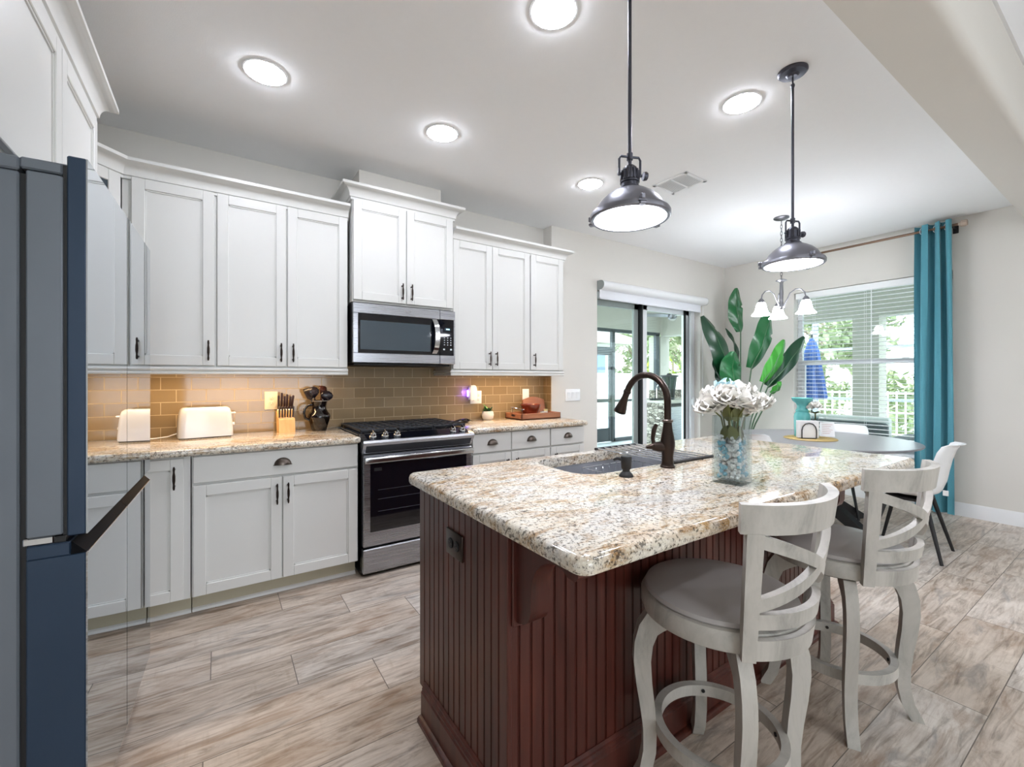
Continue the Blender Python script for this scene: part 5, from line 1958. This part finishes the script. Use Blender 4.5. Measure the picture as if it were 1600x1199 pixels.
def pendant(x, y, label):
    t = thing('pendant_light', label, 'pendant lamp', (x, y, 1.85), R(-22), 'island pendant lamps')
    H_ = CEIL - 1.85
    MB().lathe([(0, H_), (0.066, H_), (0.066, H_ - 0.008), (0.058, H_ - 0.016), (0.03, H_ - 0.02), (0.022, H_ - 0.03), (0, H_ - 0.03)], 32).build('canopy', M['pend_dark'], t)
    MB().tube([(0, 0, H_ - 0.02), (0, 0, H_ - 0.07)], 0.004, 8).lathe([(0, H_ - 0.085), (0.008, H_ - 0.08), (0.01, H_ - 0.072), (0.008, H_ - 0.064), (0, H_ - 0.06)], 14).build('swivel', M['pend_dark'], t)
    MB().tube([(0, 0, 0.17), (0, 0, H_ - 0.075)], 0.0065, 12).build('rod', M['pend_dark'], t)
    b = MB()
    b.tube([(-0.040, 0, 0.150), (-0.040, 0, 0.208), (-0.034, 0, 0.218), (0.034, 0, 0.218), (0.040, 0, 0.208), (0.040, 0, 0.150)], 0.0042, 10)
    b.cyl((0, 0, 0.207), (0, 0, 0.230), 0.011, 14)
    b.tube([(-0.046, 0, 0.155), (0.046, 0, 0.155)], 0.0045, 10)
    b.build('yoke', M['pend_dark'], t)
    b = MB()
    b.lathe([(0, -0.007), (0.014, -0.007), (0.016, 0.0), (0.014, 0.007), (0, 0.007)], 10, at=(0.058, 0, 0.155), tilt=Matrix.Rotation(PI / 2, 4, 'Y'))
    b.build('thumb_screw', M['pend_dark'], t)
    b = MB()
    b.lathe([(0, 0.188), (0.014, 0.187), (0.024, 0.178), (0.030, 0.165), (0.030, 0.135), (0.034, 0.13), (0.034, 0.126), (0.03, 0.123), (0.03, 0.112), (0.037, 0.108), (0.038, 0.1), (0, 0.1)], 32)
    for i in range(12):
        a = 2 * PI * i / 12
        b.M = rotz(a)
        b.box(0.028, 0.034, -0.003, 0.003, 0.134, 0.168, 0.001)
    b.M = Matrix.Identity(4)
    b.build('socket_housing', M['pend_dark'], t)
    b = MB()
    out = [(0.036, 0.104), (0.045, 0.1), (0.062, 0.092), (0.085, 0.077), (0.104, 0.058), (0.118, 0.036), (0.124, 0.022)]
    b.lathe(out + [(r - 0.002, z - 0.002) for r, z in reversed(out)] + [out[0]], 56)
    b.build('shade', M['pend_metal'], t)
    b = MB()
    b.lathe([(0.122, 0.024), (0.134, 0.022), (0.138, 0.015), (0.138, 0.002), (0.133, -0.003), (0.124, -0.002), (0.124, 0.01), (0.12, 0.02), (0.122, 0.024)], 56)
    b.build('rim', M['pend_metal'], t)
    for i in range(3):
        b = MB(rotz(R(20 + 120 * i)))
        b.box(0.126, 0.148, -0.010, 0.010, -0.004, 0.006, 0.002)
        b.box(0.128, 0.15, -0.006, 0.006, 0.012, 0.03, 0.002)
        b.cyl((0.141, -0.013, 0.012), (0.141, 0.013, 0.012), 0.004, 8)
        b.build('latch', M['pend_metal'], t)
    MB().lathe([(0, -0.014), (0.04, -0.013), (0.08, -0.009), (0.11, -0.003), (0.124, 0.003), (0.124, 0.006), (0, 0.006)], 48).build('lens', M['pend_lens'], t)


pendant(1.205, 1.062, 'gunmetal dome pendant lamp over the near end of the island')
pendant(2.365, 1.045, 'gunmetal dome pendant lamp over the far end of the island, in front of the chandelier')

t = thing('chandelier', 'small three arm chandelier with frosted bell shades over the dining table', 'chandelier', (4.417, 2.05, 2.0))
MB().lathe([(0, 0.81), (0.065, 0.81), (0.065, 0.80), (0.05, 0.79), (0.012, 0.782), (0, 0.775)], 28).build('canopy', M['nickel'], t)
b = MB()
z, i = 0.775, 0
while z > 0.235:
    b.M = T(0, 0, z - 0.02) @ rotz(PI / 2 * (i % 2))
    b.tube([(0.0085 * math.cos(a), 0, 0.02 * math.sin(a)) for a in [2 * PI * j / 12 for j in range(12)]], 0.0026, 6, closed=True)
    z -= 0.032
    i += 1
b.M = Matrix.Identity(4)
b.build('chain', M['nickel'], t)
MB().lathe([(0, 0.235), (0.01, 0.23), (0.045, 0.218), (0.05, 0.212), (0.02, 0.2), (0.014, 0.185), (0.017, 0.1), (0.014, 0.02), (0.022, -0.02), (0.034, -0.035), (0.03, -0.05), (0.01, -0.06), (0, -0.062)], 24).build('stem', M['nickel'], t)
for k in range(3):
    a = R(33 + 120 * k)
    b = MB(rotz(a))
    b.tube([(0.02, 0, -0.03), (0.045, 0, 0.02), (0.075, 0, 0.085), (0.12, 0, 0.115), (0.165, 0, 0.108), (0.195, 0, 0.075), (0.205, 0, 0.03)], 0.0055, 10)
    ar = b.build('arm', M['nickel'], t)
    MB(rotz(a)).lathe([(0, 0.04), (0.012, 0.038), (0.026, 0.018), (0.032, 0.0), (0, 0.0)], 24, at=(0.205, 0, 0)).build('shade_cap', M['nickel'], ar)
    prof = [(0.03, 0.0), (0.04, -0.02), (0.046, -0.05), (0.056, -0.085), (0.082, -0.118)]
    MB(rotz(a)).lathe(prof + [(r - 0.003, z) for r, z in reversed(prof)] + [prof[0]], 32, at=(0.205, 0, 0)).build('bell_shade', M['chand_glass'], ar)

t = thing('ceiling_vent', 'white air vent in the kitchen ceiling near the chandelier', 'vent', (2.98, 2.13, CEIL), R(2))
b = MB()
vw, vd = 0.135, 0.15
b.box(-vw, vw, -vd, -vd + 0.025, -0.008, -0.0005, 0.002)
b.box(-vw, vw, vd - 0.025, vd, -0.008, -0.0005, 0.002)
b.box(-vw, -vw + 0.025, -vd, vd, -0.008, -0.0005, 0.002)
b.box(vw - 0.025, vw, -vd, vd, -0.008, -0.0005, 0.002)
b.box(-vw, vw, -0.006, 0.006, -0.008, -0.0005, 0.001)
b.build('frame', M['trim'], t)
b = MB()
for i in range(14):
    x = -0.106 + i * 0.0163
    b.poly([(x - 0.007, -vd + 0.02, -0.006), (x + 0.0075, -vd + 0.02, -0.0035), (x + 0.0075, vd - 0.02, -0.0035), (x - 0.007, vd - 0.02, -0.006)], [(0, 1, 2, 3)])
b.build('louvres', M['louvre'], t, smooth=False)
MB().box(-0.115, 0.115, -0.13, 0.13, -0.0012, -0.0006).build('duct_opening', plain('duct_grey', '#c4c7c7', 0.8), t)

# unseen recessed lights added behind the camera to help light the kitchen
for x, y in ((0.6, -1.0), (2.6, -1.0), (4.6, -1.0), (0.6, -3.2), (2.6, -3.2), (4.6, -3.2)):
    recessed(x, y, 3.12, 'added recessed fill light, unseen in the living room ceiling behind the camera', M['living_fill_lens'], LIVING_FILL)

# ================================================================ BIRD OF PARADISE IN THE CORNER
t = thing('potted_plant', 'tall bird of paradise plant with broad green leaves in the dining corner', 'plant', (5.17, 2.86, 0))
MB().lathe([(0, 0), (0.13, 0), (0.135, 0.01), (0.165, 0.3), (0.17, 0.32), (0.16, 0.322), (0.15, 0.29), (0, 0.28)], 40).build('pot', M['pot'], t)
MB().lathe([(0, 0.283), (0.15, 0.292), (0.1, 0.3), (0, 0.305)], 24).build('soil', M['bark'], t)
ROOT = Vector((5.17, 2.86, 0.29))
leaves = [((5.07, 2.93, 1.20), (4.815, 3.10, 2.045), 0.27, 'leaf_dark', 0.04, 0.35),
          ((5.375, 2.97, 1.87), (5.342, 2.99, 2.415), 0.205, 'leaf_mid', -0.02, 0.15),
          ((5.40, 3.0, 1.48), (5.271, 3.09, 1.92), 0.13, 'leaf_dark', 0.02, 1.25),
          ((4.915, 2.77, 1.17), (4.877, 2.762, 1.60), 0.285, 'leaf_mid', -0.02, 0.2),
          ((5.18, 2.735, 1.41), (5.366, 2.617, 2.08), 0.235, 'leaf_mid', 0.03, 0.15),
          ((5.09, 2.555, 1.245), (5.302, 2.419, 1.725), 0.17, 'leaf_light', 0.02, 0.15),
          ((5.171, 2.542, 1.20), (5.527, 2.306, 1.76), 0.20, 'leaf_dark', 0.02, 0.15),
          ((5.17, 2.507, 1.12), (5.272, 2.439, 1.25), 0.105, 'leaf_light', 0.01, 0.5),
          ((5.136, 3.06, 1.20), (5.064, 3.11, 1.56), 0.17, 'leaf_dark', 0.0, 0.8)]
view = Vector((0.83, -0.55, 0))
for i, (bs, tp, w, mt_, bend, twist) in enumerate(leaves):
    B, E = Vector(bs), Vector(tp)
    ax = (E - B)
    L = ax.length
    ax.normalize()
    sd = (view - ax * view.dot(ax)).normalized()
    nr = ax.cross(sd)
    sd2 = sd * math.cos(twist) + nr * math.sin(twist)
    nr2 = ax.cross(sd2)
    rr_ = random.Random(i)
    notch = rr_.uniform(0.55, 0.8)

    def f(u, v, off=0.0):
        x = (u - 0.5) * 2
        wid = 0.5 * w * min(1.0, (math.sin(PI * min(1, 0.06 + v * 0.92)) ** 0.62))
        if abs(v - notch) < 0.025 and abs(x) > 0.6 and x > 0:
            wid *= 0.8
        return B + ax * (L * v) + sd2 * (x * wid) + nr2 * (0.16 * w * abs(x) ** 1.4 - bend * math.sin(PI * v) * 2 + 0.008 * math.sin(14 * v + 3 * x) + off)
    q = MB()
    q.grid(lambda u, v: f(u, v), 14, 40)
    q.grid(lambda u, v: f(u, v, 0.0025), 14, 40)
    lf = q.build('leaf', M[mt_], t, world=True, angle=180)
    q = MB()
    mid_ = (ROOT + B) / 2 + Vector((0, 0, 0.06))
    rib = [f(0.5, v / 10, -0.001) for v in range(10)]
    q.tube([ROOT + Vector((0.02 * math.cos(i), 0.02 * math.sin(i), 0)), mid_] + rib, [0.011, 0.009] + [0.007 - 0.0055 * v / 9 for v in range(10)], 8)
    st_ = q.build('leaf_stem', M['stem'], t, world=True)
    st_.parent = lf

# ================================================================ OUTSIDE
struct('patio_floor', MB().box(2.4, 12.0, 3.70, 10.4, -0.15, -0.04).box(5.95, 12.0, -3.0, 3.70, -0.15, -0.04), M['pool_deck'])
struct('terrace_bounce_floor', MB().box(-6, 12, -14, -5.36, -0.16, -0.04), M['pool_deck'])  # unseen slab added so light bounced into the living room is not green
struct('ground', MB().box(-6, 40, -20, 40, -0.3, -0.16), M['grass'])
struct('ceiling_patio', MB().box(2.4, 8.75, 3.70, 6.9, 2.78, 2.9).box(5.95, 8.75, -3.0, 3.70, 2.78, 2.9), M['lanai_ceil'])
b = MB()
b.box(2.4, 8.75, 6.5, 6.85, 2.34, 2.78)
b.box(8.4, 8.75, -3.0, 6.5, 2.26, 2.78)
struct('trim_patio_beam', b, M['porch_paint'])
for x0, x1, y0, y1 in ((8.415, 8.735, 6.515, 6.835), (8.415, 8.735, 2.50, 2.84), (8.415, 8.735, -0.2, 0.15)):
    struct('column', MB().box(x0, x1, y0, y1, -0.04, 2.262).box(x0 - 0.03, x1 + 0.03, y0 - 0.03, y1 + 0.03, -0.04, 0.12, 0.01), M['porch_paint'])

t = thing('screen_wall', 'bronze framed screen wall with a screen door at the edge of the patio', 'screen wall', (6.0, 6.55, -0.04))
fw = 0.035
b = MB()
b.box(2.4, 8.4, 6.55 - fw, 6.55 + fw, 2.27, 2.34)
b.box(6.9, 8.4, 6.55 - fw, 6.55 + fw, -0.03, 0.04)
b.box(6.9, 8.4, 6.55 - fw, 6.55 + fw, 0.80, 0.85)
b.box(6.86, 6.94, 6.55 - fw, 6.55 + fw, -0.03, 2.30)
b.box(8.27, 8.38, 6.55 - fw, 6.55 + fw, -0.03, 2.30)
b.box(5.9, 5.97, 6.55 - fw, 6.55 + fw, -0.03, 2.30)
b.box(5.9, 6.9, 6.55 - fw, 6.55 + fw, 1.85, 1.95)
b.build('frame', M['bronze_frame'], t, world=True)
b = MB()
b.box(5.97, 6.04, 6.53, 6.57, -0.02, 1.85)
b.box(6.79, 6.86, 6.53, 6.57, -0.02, 1.85)
b.box(5.97, 6.86, 6.53, 6.57, 1.78, 1.85)
b.box(5.97, 6.86, 6.53, 6.57, 0.80, 0.87)
b.box(5.97, 6.86, 6.54, 6.56, -0.02, 0.26)
dd = b.build('screen_door', M['bronze_frame'], t, world=True)

# outdoor kitchen
t = thing('outdoor_kitchen', 'outdoor kitchen counter with a stacked stone end and a steel refrigerator', 'counter', (6.8, 4.95, -0.04))
MB().box(6.12, 7.5, 4.62, 5.3, -0.04, 0.88).build('stone_base', M['stone'], t, world=True)
MB().box(6.09, 7.55, 4.57, 5.33, 0.88, 0.92, 0.006).build('counter_slab', M['lanai_ceil'], t, world=True)
MB().box(6.55, 7.5, 5.2, 5.32, 0.92, 1.08).build('back_ledge', M['stone'], t, world=True)
MB().box(6.17, 6.76, 4.59, 4.63, 0.0, 0.83, 0.01).build('refrigerator_door', M['steel'], t, world=True)
MB().box(6.17, 6.76, 4.60, 4.63, 0.835, 0.875).build('refrigerator_vent', M['black_matte'], t, world=True)
t = thing('outdoor_faucet', 'slim chrome faucet on the outdoor kitchen counter', 'faucet', (6.27, 4.93, 0.92))
MB().tube([(0, 0, 0), (0, 0, 0.2)] + [(0, -0.07 + 0.07 * math.cos(a), 0.2 + 0.07 * math.sin(a)) for a in [PI * i / 8 for i in range(9)]] + [(0, -0.14, 0.16)], 0.009, 8).build('spout', M['chrome'], t)
MB().lathe([(0, 0), (0.03, 0), (0.02, 0.02), (0, 0.02)], 16).box(-0.16, 0.16, -0.03, 0.03, 0, 0.035, 0.008).build('base', M['black_matte'], t)
t = thing('lantern', 'tall grey metal lantern standing on the outdoor kitchen counter', 'lantern', (6.64, 4.95, 0.92))
b = MB()
b.lathe([(0, 0), (0.09, 0), (0.09, 0.03), (0.075, 0.035), (0, 0.035)], 8)
b.lathe([(0, 0.44), (0.15, 0.43), (0.155, 0.41), (0.13, 0.40), (0, 0.40)], 24)
b.lathe([(0, 0.47), (0.03, 0.465), (0.05, 0.44), (0, 0.43)], 12)
for k in range(8):
    a = 2 * PI * k / 8
    b.cyl((0.08 * math.cos(a), 0.08 * math.sin(a), 0.03), (0.12 * math.cos(a), 0.12 * math.sin(a), 0.41), 0.008, 6)
b.build('frame', M['bronze_frame'], t)
MB().lathe([(0.072, 0.04), (0.112, 0.40), (0.108, 0.40), (0.068, 0.04)], 24).build('glass', glass_pane('lantern_glass', '#9db3ae'), t)
MB().lathe([(0, 0.035), (0.035, 0.035), (0.035, 0.2), (0, 0.2)], 20).build('candle', M['pot'], t)

# ceiling fan
t = thing('ceiling_fan', 'grey ceiling fan under the patio ceiling, seen through the glass door', 'ceiling fan', (6.80, 5.0, 2.36), R(18))
MB().lathe([(0, 0.0), (0.05, 0.002), (0.075, 0.03), (0.08, 0.09), (0.05, 0.13), (0.015, 0.14), (0.012, 0.36), (0.05, 0.38), (0.06, 0.42), (0, 0.42)], 28).build('motor', M['nickel'], t)
for k in range(3):
    a = R(20 + 120 * k)
    b = MB(rotz(a))
    rings = []
    for s_ in range(9):
        r = 0.07 + 0.62 * s_ / 8
        w = 0.035 + 0.04 * math.sin(PI * min(1, s_ / 8 * 0.9 + 0.1))
        tw = R(16 - 10 * s_ / 8)
        rings.append([(r, c * math.cos(tw), 0.06 + c * math.sin(tw) + d) for c, d in ((-w, 0), (w, 0), (w, 0.008), (-w, 0.008))])
    b.loft(rings)
    b.build('blade', M['shade_fabric'] if k == 2 else M['nickel'], t)

# wicker sofa and chair on the porch, seen through the blind
t = thing('patio_sofa', 'dark wicker patio sofa with white cushions outside the dining window', 'sofa', (7.35, 2.7, -0.04))
b = MB()
b.box(6.98, 7.10, 2.0, 3.45, 0.05, 0.72, 0.03)
b.box(7.10, 7.75, 2.0, 3.45, 0.05, 0.34, 0.03)
b.box(6.98, 7.75, 1.88, 2.0, 0.05, 0.55, 0.03)
b.box(6.98, 7.75, 3.45, 3.57, 0.05, 0.55, 0.03)
for x in (7.0, 7.68):
    for y in (1.9, 3.5):
        b.box(x, x + 0.05, y, y + 0.05, -0.04, 0.06)
b.build('frame', M['wicker'], t, world=True)
for y0, y1 in ((2.01, 2.72), (2.73, 3.44)):
    MB().box(7.12, 7.76, y0, y1, 0.345, 0.47, 0.03, 2).build('seat_cushion', M['cushion_white'], t, world=True)
    MB().box(7.11, 7.24, y0, y1, 0.475, 0.78, 0.03, 2).build('back_cushion', M['cushion_white'], t, world=True)
t = thing('patio_chair', 'dark wicker patio armchair outside the window beside the curtain', 'armchair', (7.3, 1.2, -0.04))
b = MB()
b.box(7.0, 7.1, 0.85, 1.55, 0.05, 0.86, 0.03)
b.box(7.1, 7.7, 0.85, 1.55, 0.05, 0.34, 0.03)
b.box(7.0, 7.7, 0.78, 0.85, 0.05, 0.6, 0.03)
b.box(7.0, 7.7, 1.55, 1.62, 0.05, 0.6, 0.03)
for x in (7.02, 7.64):
    for y in (0.8, 1.56):
        b.box(x, x + 0.05, y, y + 0.05, -0.04, 0.06)
b.build('frame', M['wicker'], t, world=True)
MB().box(7.12, 7.71, 0.86, 1.54, 0.345, 0.47, 0.03, 2).build('seat_cushion', M['cushion_white'], t, world=True)

# closed umbrella
t = thing('patio_umbrella', 'closed blue patio umbrella outside the dining window', 'umbrella', (9.6, 3.90, -0.04))
n = 40
b = MB()
b.loft([[(r * (1 + 0.16 * math.cos(8 * a + z * 2)) * math.cos(a), r * (1 + 0.16 * math.cos(8 * a + z * 2)) * math.sin(a), z) for a in [2 * PI * i / n for i in range(n)]] for r, z in ((0.015, 2.12), (0.06, 2.05), (0.11, 1.85), (0.15, 1.55), (0.19, 1.25), (0.225, 0.98), (0.21, 0.94))])
b.build('canopy', M['umbrella_blue'], t)
MB().cyl((0, 0, 0), (0, 0, 2.2), 0.02, 12).build('pole', M['bronze_frame'], t)
MB().lathe([(0, 0), (0.26, 0), (0.26, 0.05), (0.06, 0.09), (0.03, 0.12), (0, 0.12)], 32).build('base', M['wicker'], t)

# pool cage and fence
t = thing('pool_cage', 'grey aluminium pool cage beams beyond the porch', 'screen cage', (11.5, 2.5, -0.04))
cage = plain('cage_grey', '#9aa6b8', 0.5, metal=0.2)
for y in (-2.0, 0.25, 2.2, 4.6, 7.0):
    MB().box(11.46, 11.54, y - 0.05, y + 0.05, -0.04, 3.0).build('post', cage, t, world=True)
    b = MB()
    b.tube([(11.5, y, 2.98), (8.8, y + 0.2, 4.4)], 0.05, 6)
    b.build('rafter', cage, t, world=True)
b = MB()
for z in (0.85, 1.95, 2.97):
    b.box(11.47, 11.53, -2.0, 7.0, z - 0.03, z + 0.03)
b.build('rail', cage, t, world=True)
t = thing('garden_fence', 'pale picket garden fence beyond the pool cage', 'fence', (13.0, 4.0, -0.16))
b = MB()
y = 0.0
while y < 9.0:
    b.box(12.99, 13.01, y, y + 0.03, -0.16, 1.0)
    y += 0.16
for z in (0.0, 0.5, 0.95):
    b.box(12.985, 13.015, 0, 9.0, z - 0.02, z + 0.02)
b.build('pickets', M['white_frame'], t, world=True)

# neighbour's wall and house
t = thing('garden_wall', 'white garden wall beyond the patio screen', 'wall', (14, 10.6, -0.16))
MB().box(8.0, 26, 10.5, 10.7, -0.16, 1.42).build('wall_body', M['stucco'], t, world=True)
MB().box(8.0, 26, 10.46, 10.74, 1.42, 1.48).build('coping', M['stucco'], t, world=True)
t = thing('neighbour_house', 'white stucco neighbouring house with a blue-grey window, beyond the screen door', 'house', (9.5, 15, -0.16))
MB().box(5.0, 13.2, 12.4, 20, -0.16, 2.7).build('wall', M['stucco'], t, world=True)
MB().box(4.6, 13.75, 11.9, 20.5, 2.66, 2.9).loft([[(4.6, 11.9, 2.9), (13.75, 11.9, 2.9), (13.75, 20.5, 2.9), (4.6, 20.5, 2.9)], [(8.0, 15.5, 4.6), (10.5, 15.5, 4.6), (10.5, 17, 4.6), (8.0, 17, 4.6)]]).build('roof', M['roof'], t, world=True)
for x0 in (12.05, 9.0):
    f_ = MB().box(x0 - 0.08, x0 + 0.63, 12.35, 12.4, 0.9, 2.38).build('window_frame', M['white_frame'], t, world=True)
    p_ = MB().box(x0, x0 + 0.55, 12.34, 12.355, 0.98, 2.3).build('window', M['win_blue'], t, world=True)


def tree(x, y, z0, h, rx, ry, label, mat, n, seed, kind='tree', cat='tree', leaf=0.16):
    rr_ = random.Random(seed)
    t = thing(kind, label, cat, (x, y, -0.16), 0, 'trees and shrubs of the garden')
    b = MB()
    b.tube([(0, 0, 0), (0.08, 0.05, h * 0.35), (-0.05, 0.1, h * 0.7), (0.1, 0, h * 0.92)], [0.11, 0.085, 0.06, 0.02], 8)
    for k in range(7):
        a = rr_.uniform(0, 6.28)
        hh = h * rr_.uniform(0.3, 0.7)
        b.tube([(0, 0, hh), (rx * 0.45 * math.cos(a), ry * 0.45 * math.sin(a), hh + h * 0.13), (rx * 0.85 * math.cos(a), ry * 0.85 * math.sin(a), hh + h * 0.2)], [0.05, 0.035, 0.012], 6)
    b.build('trunk', M['bark'], t)
    b = MB()
    cl = [(Vector((rr_.uniform(-rx, rx), rr_.uniform(-ry, ry), rr_.uniform(z0, h))), rr_.uniform(0.35, 0.7)) for _ in range(26)]
    for i in range(n):
        c, r = cl[i % len(cl)]
        v = Vector((rr_.gauss(0, 1), rr_.gauss(0, 1), rr_.gauss(0, 1))).normalized() * r * rr_.uniform(0.5, 1.0)
        p = c + v
        u_ = Vector((rr_.gauss(0, 1), rr_.gauss(0, 1), rr_.gauss(0, 1))).normalized()
        w_ = u_.cross(Vector((0.3, 0.5, 0.8))).normalized()
        L = leaf * rr_.uniform(0.6, 1.3)
        b.poly([p - u_ * L, p + w_ * L * 0.45, p + u_ * L, p - w_ * L * 0.45], [(0, 1, 2, 3)])
    b.build('foliage', M[mat], t, smooth=False)
    return t


tr = [(15.6, 1.5, 0.3, 5.5, 1.35, 1.35, 'pale broad tree outside the window, behind the picket fence', 'tree_pale'),
      (15.6, 4.9, 0.2, 6.0, 1.35, 1.35, 'green tree outside the window, behind the blue umbrella', 'tree'),
      (15.6, 8.3, 0.2, 6.5, 1.35, 1.35, 'green tree at the left edge of the view through the window', 'tree'),
      (15.6, -1.9, 0.3, 6.0, 1.35, 1.35, 'pale tree outside the window, next to the teal curtain', 'tree_pale'),
      (20.5, 3.0, 0.0, 7.5, 2.3, 2.0, 'tall pale tree far beyond the fence outside the window', 'tree_pale'),
      (20.5, 7.9, 0.0, 7.5, 2.3, 2.0, 'tall green tree far beyond the fence outside the window', 'tree'),
      (20.5, -1.9, 0.0, 7.5, 2.3, 2.0, 'tall green tree far behind the teal curtain, outside the window', 'tree'),
      (15.5, 13.2, 0.8, 5.0, 1.2, 1.2, 'leafy tree right of the neighbouring house, above the garden wall', 'tree'),
      (19.0, 13.2, 0.5, 5.2, 1.5, 1.3, 'green tree above the garden wall, behind the door frame', 'tree'),
      (23.4, 13.5, 0.3, 5.5, 2.0, 1.6, 'green tree at the right of the patio view, beside the corner column', 'tree'),
      (18.0, 17.5, 0.5, 7.5, 2.3, 1.8, 'tall pale tree far behind the garden wall', 'tree_pale'),
      (24.5, 18.0, 0.0, 7.0, 2.6, 1.8, 'broad pale tree far behind the outdoor kitchen', 'tree_pale')]
for i, (x, y, z0, h, rx, ry, lb, mt_) in enumerate(tr):
    tree(x, y, z0, h, rx, ry, lb, mt_, 2600, 100 + i)
tree(14.9, 11.5, 0.5, 1.95, 0.6, 0.1, 'bright yellow-green shrub just above the garden wall', 'leaf_bright', 700, 300, 'shrub', 'shrub', 0.1) if 'leaf_bright' in M else None
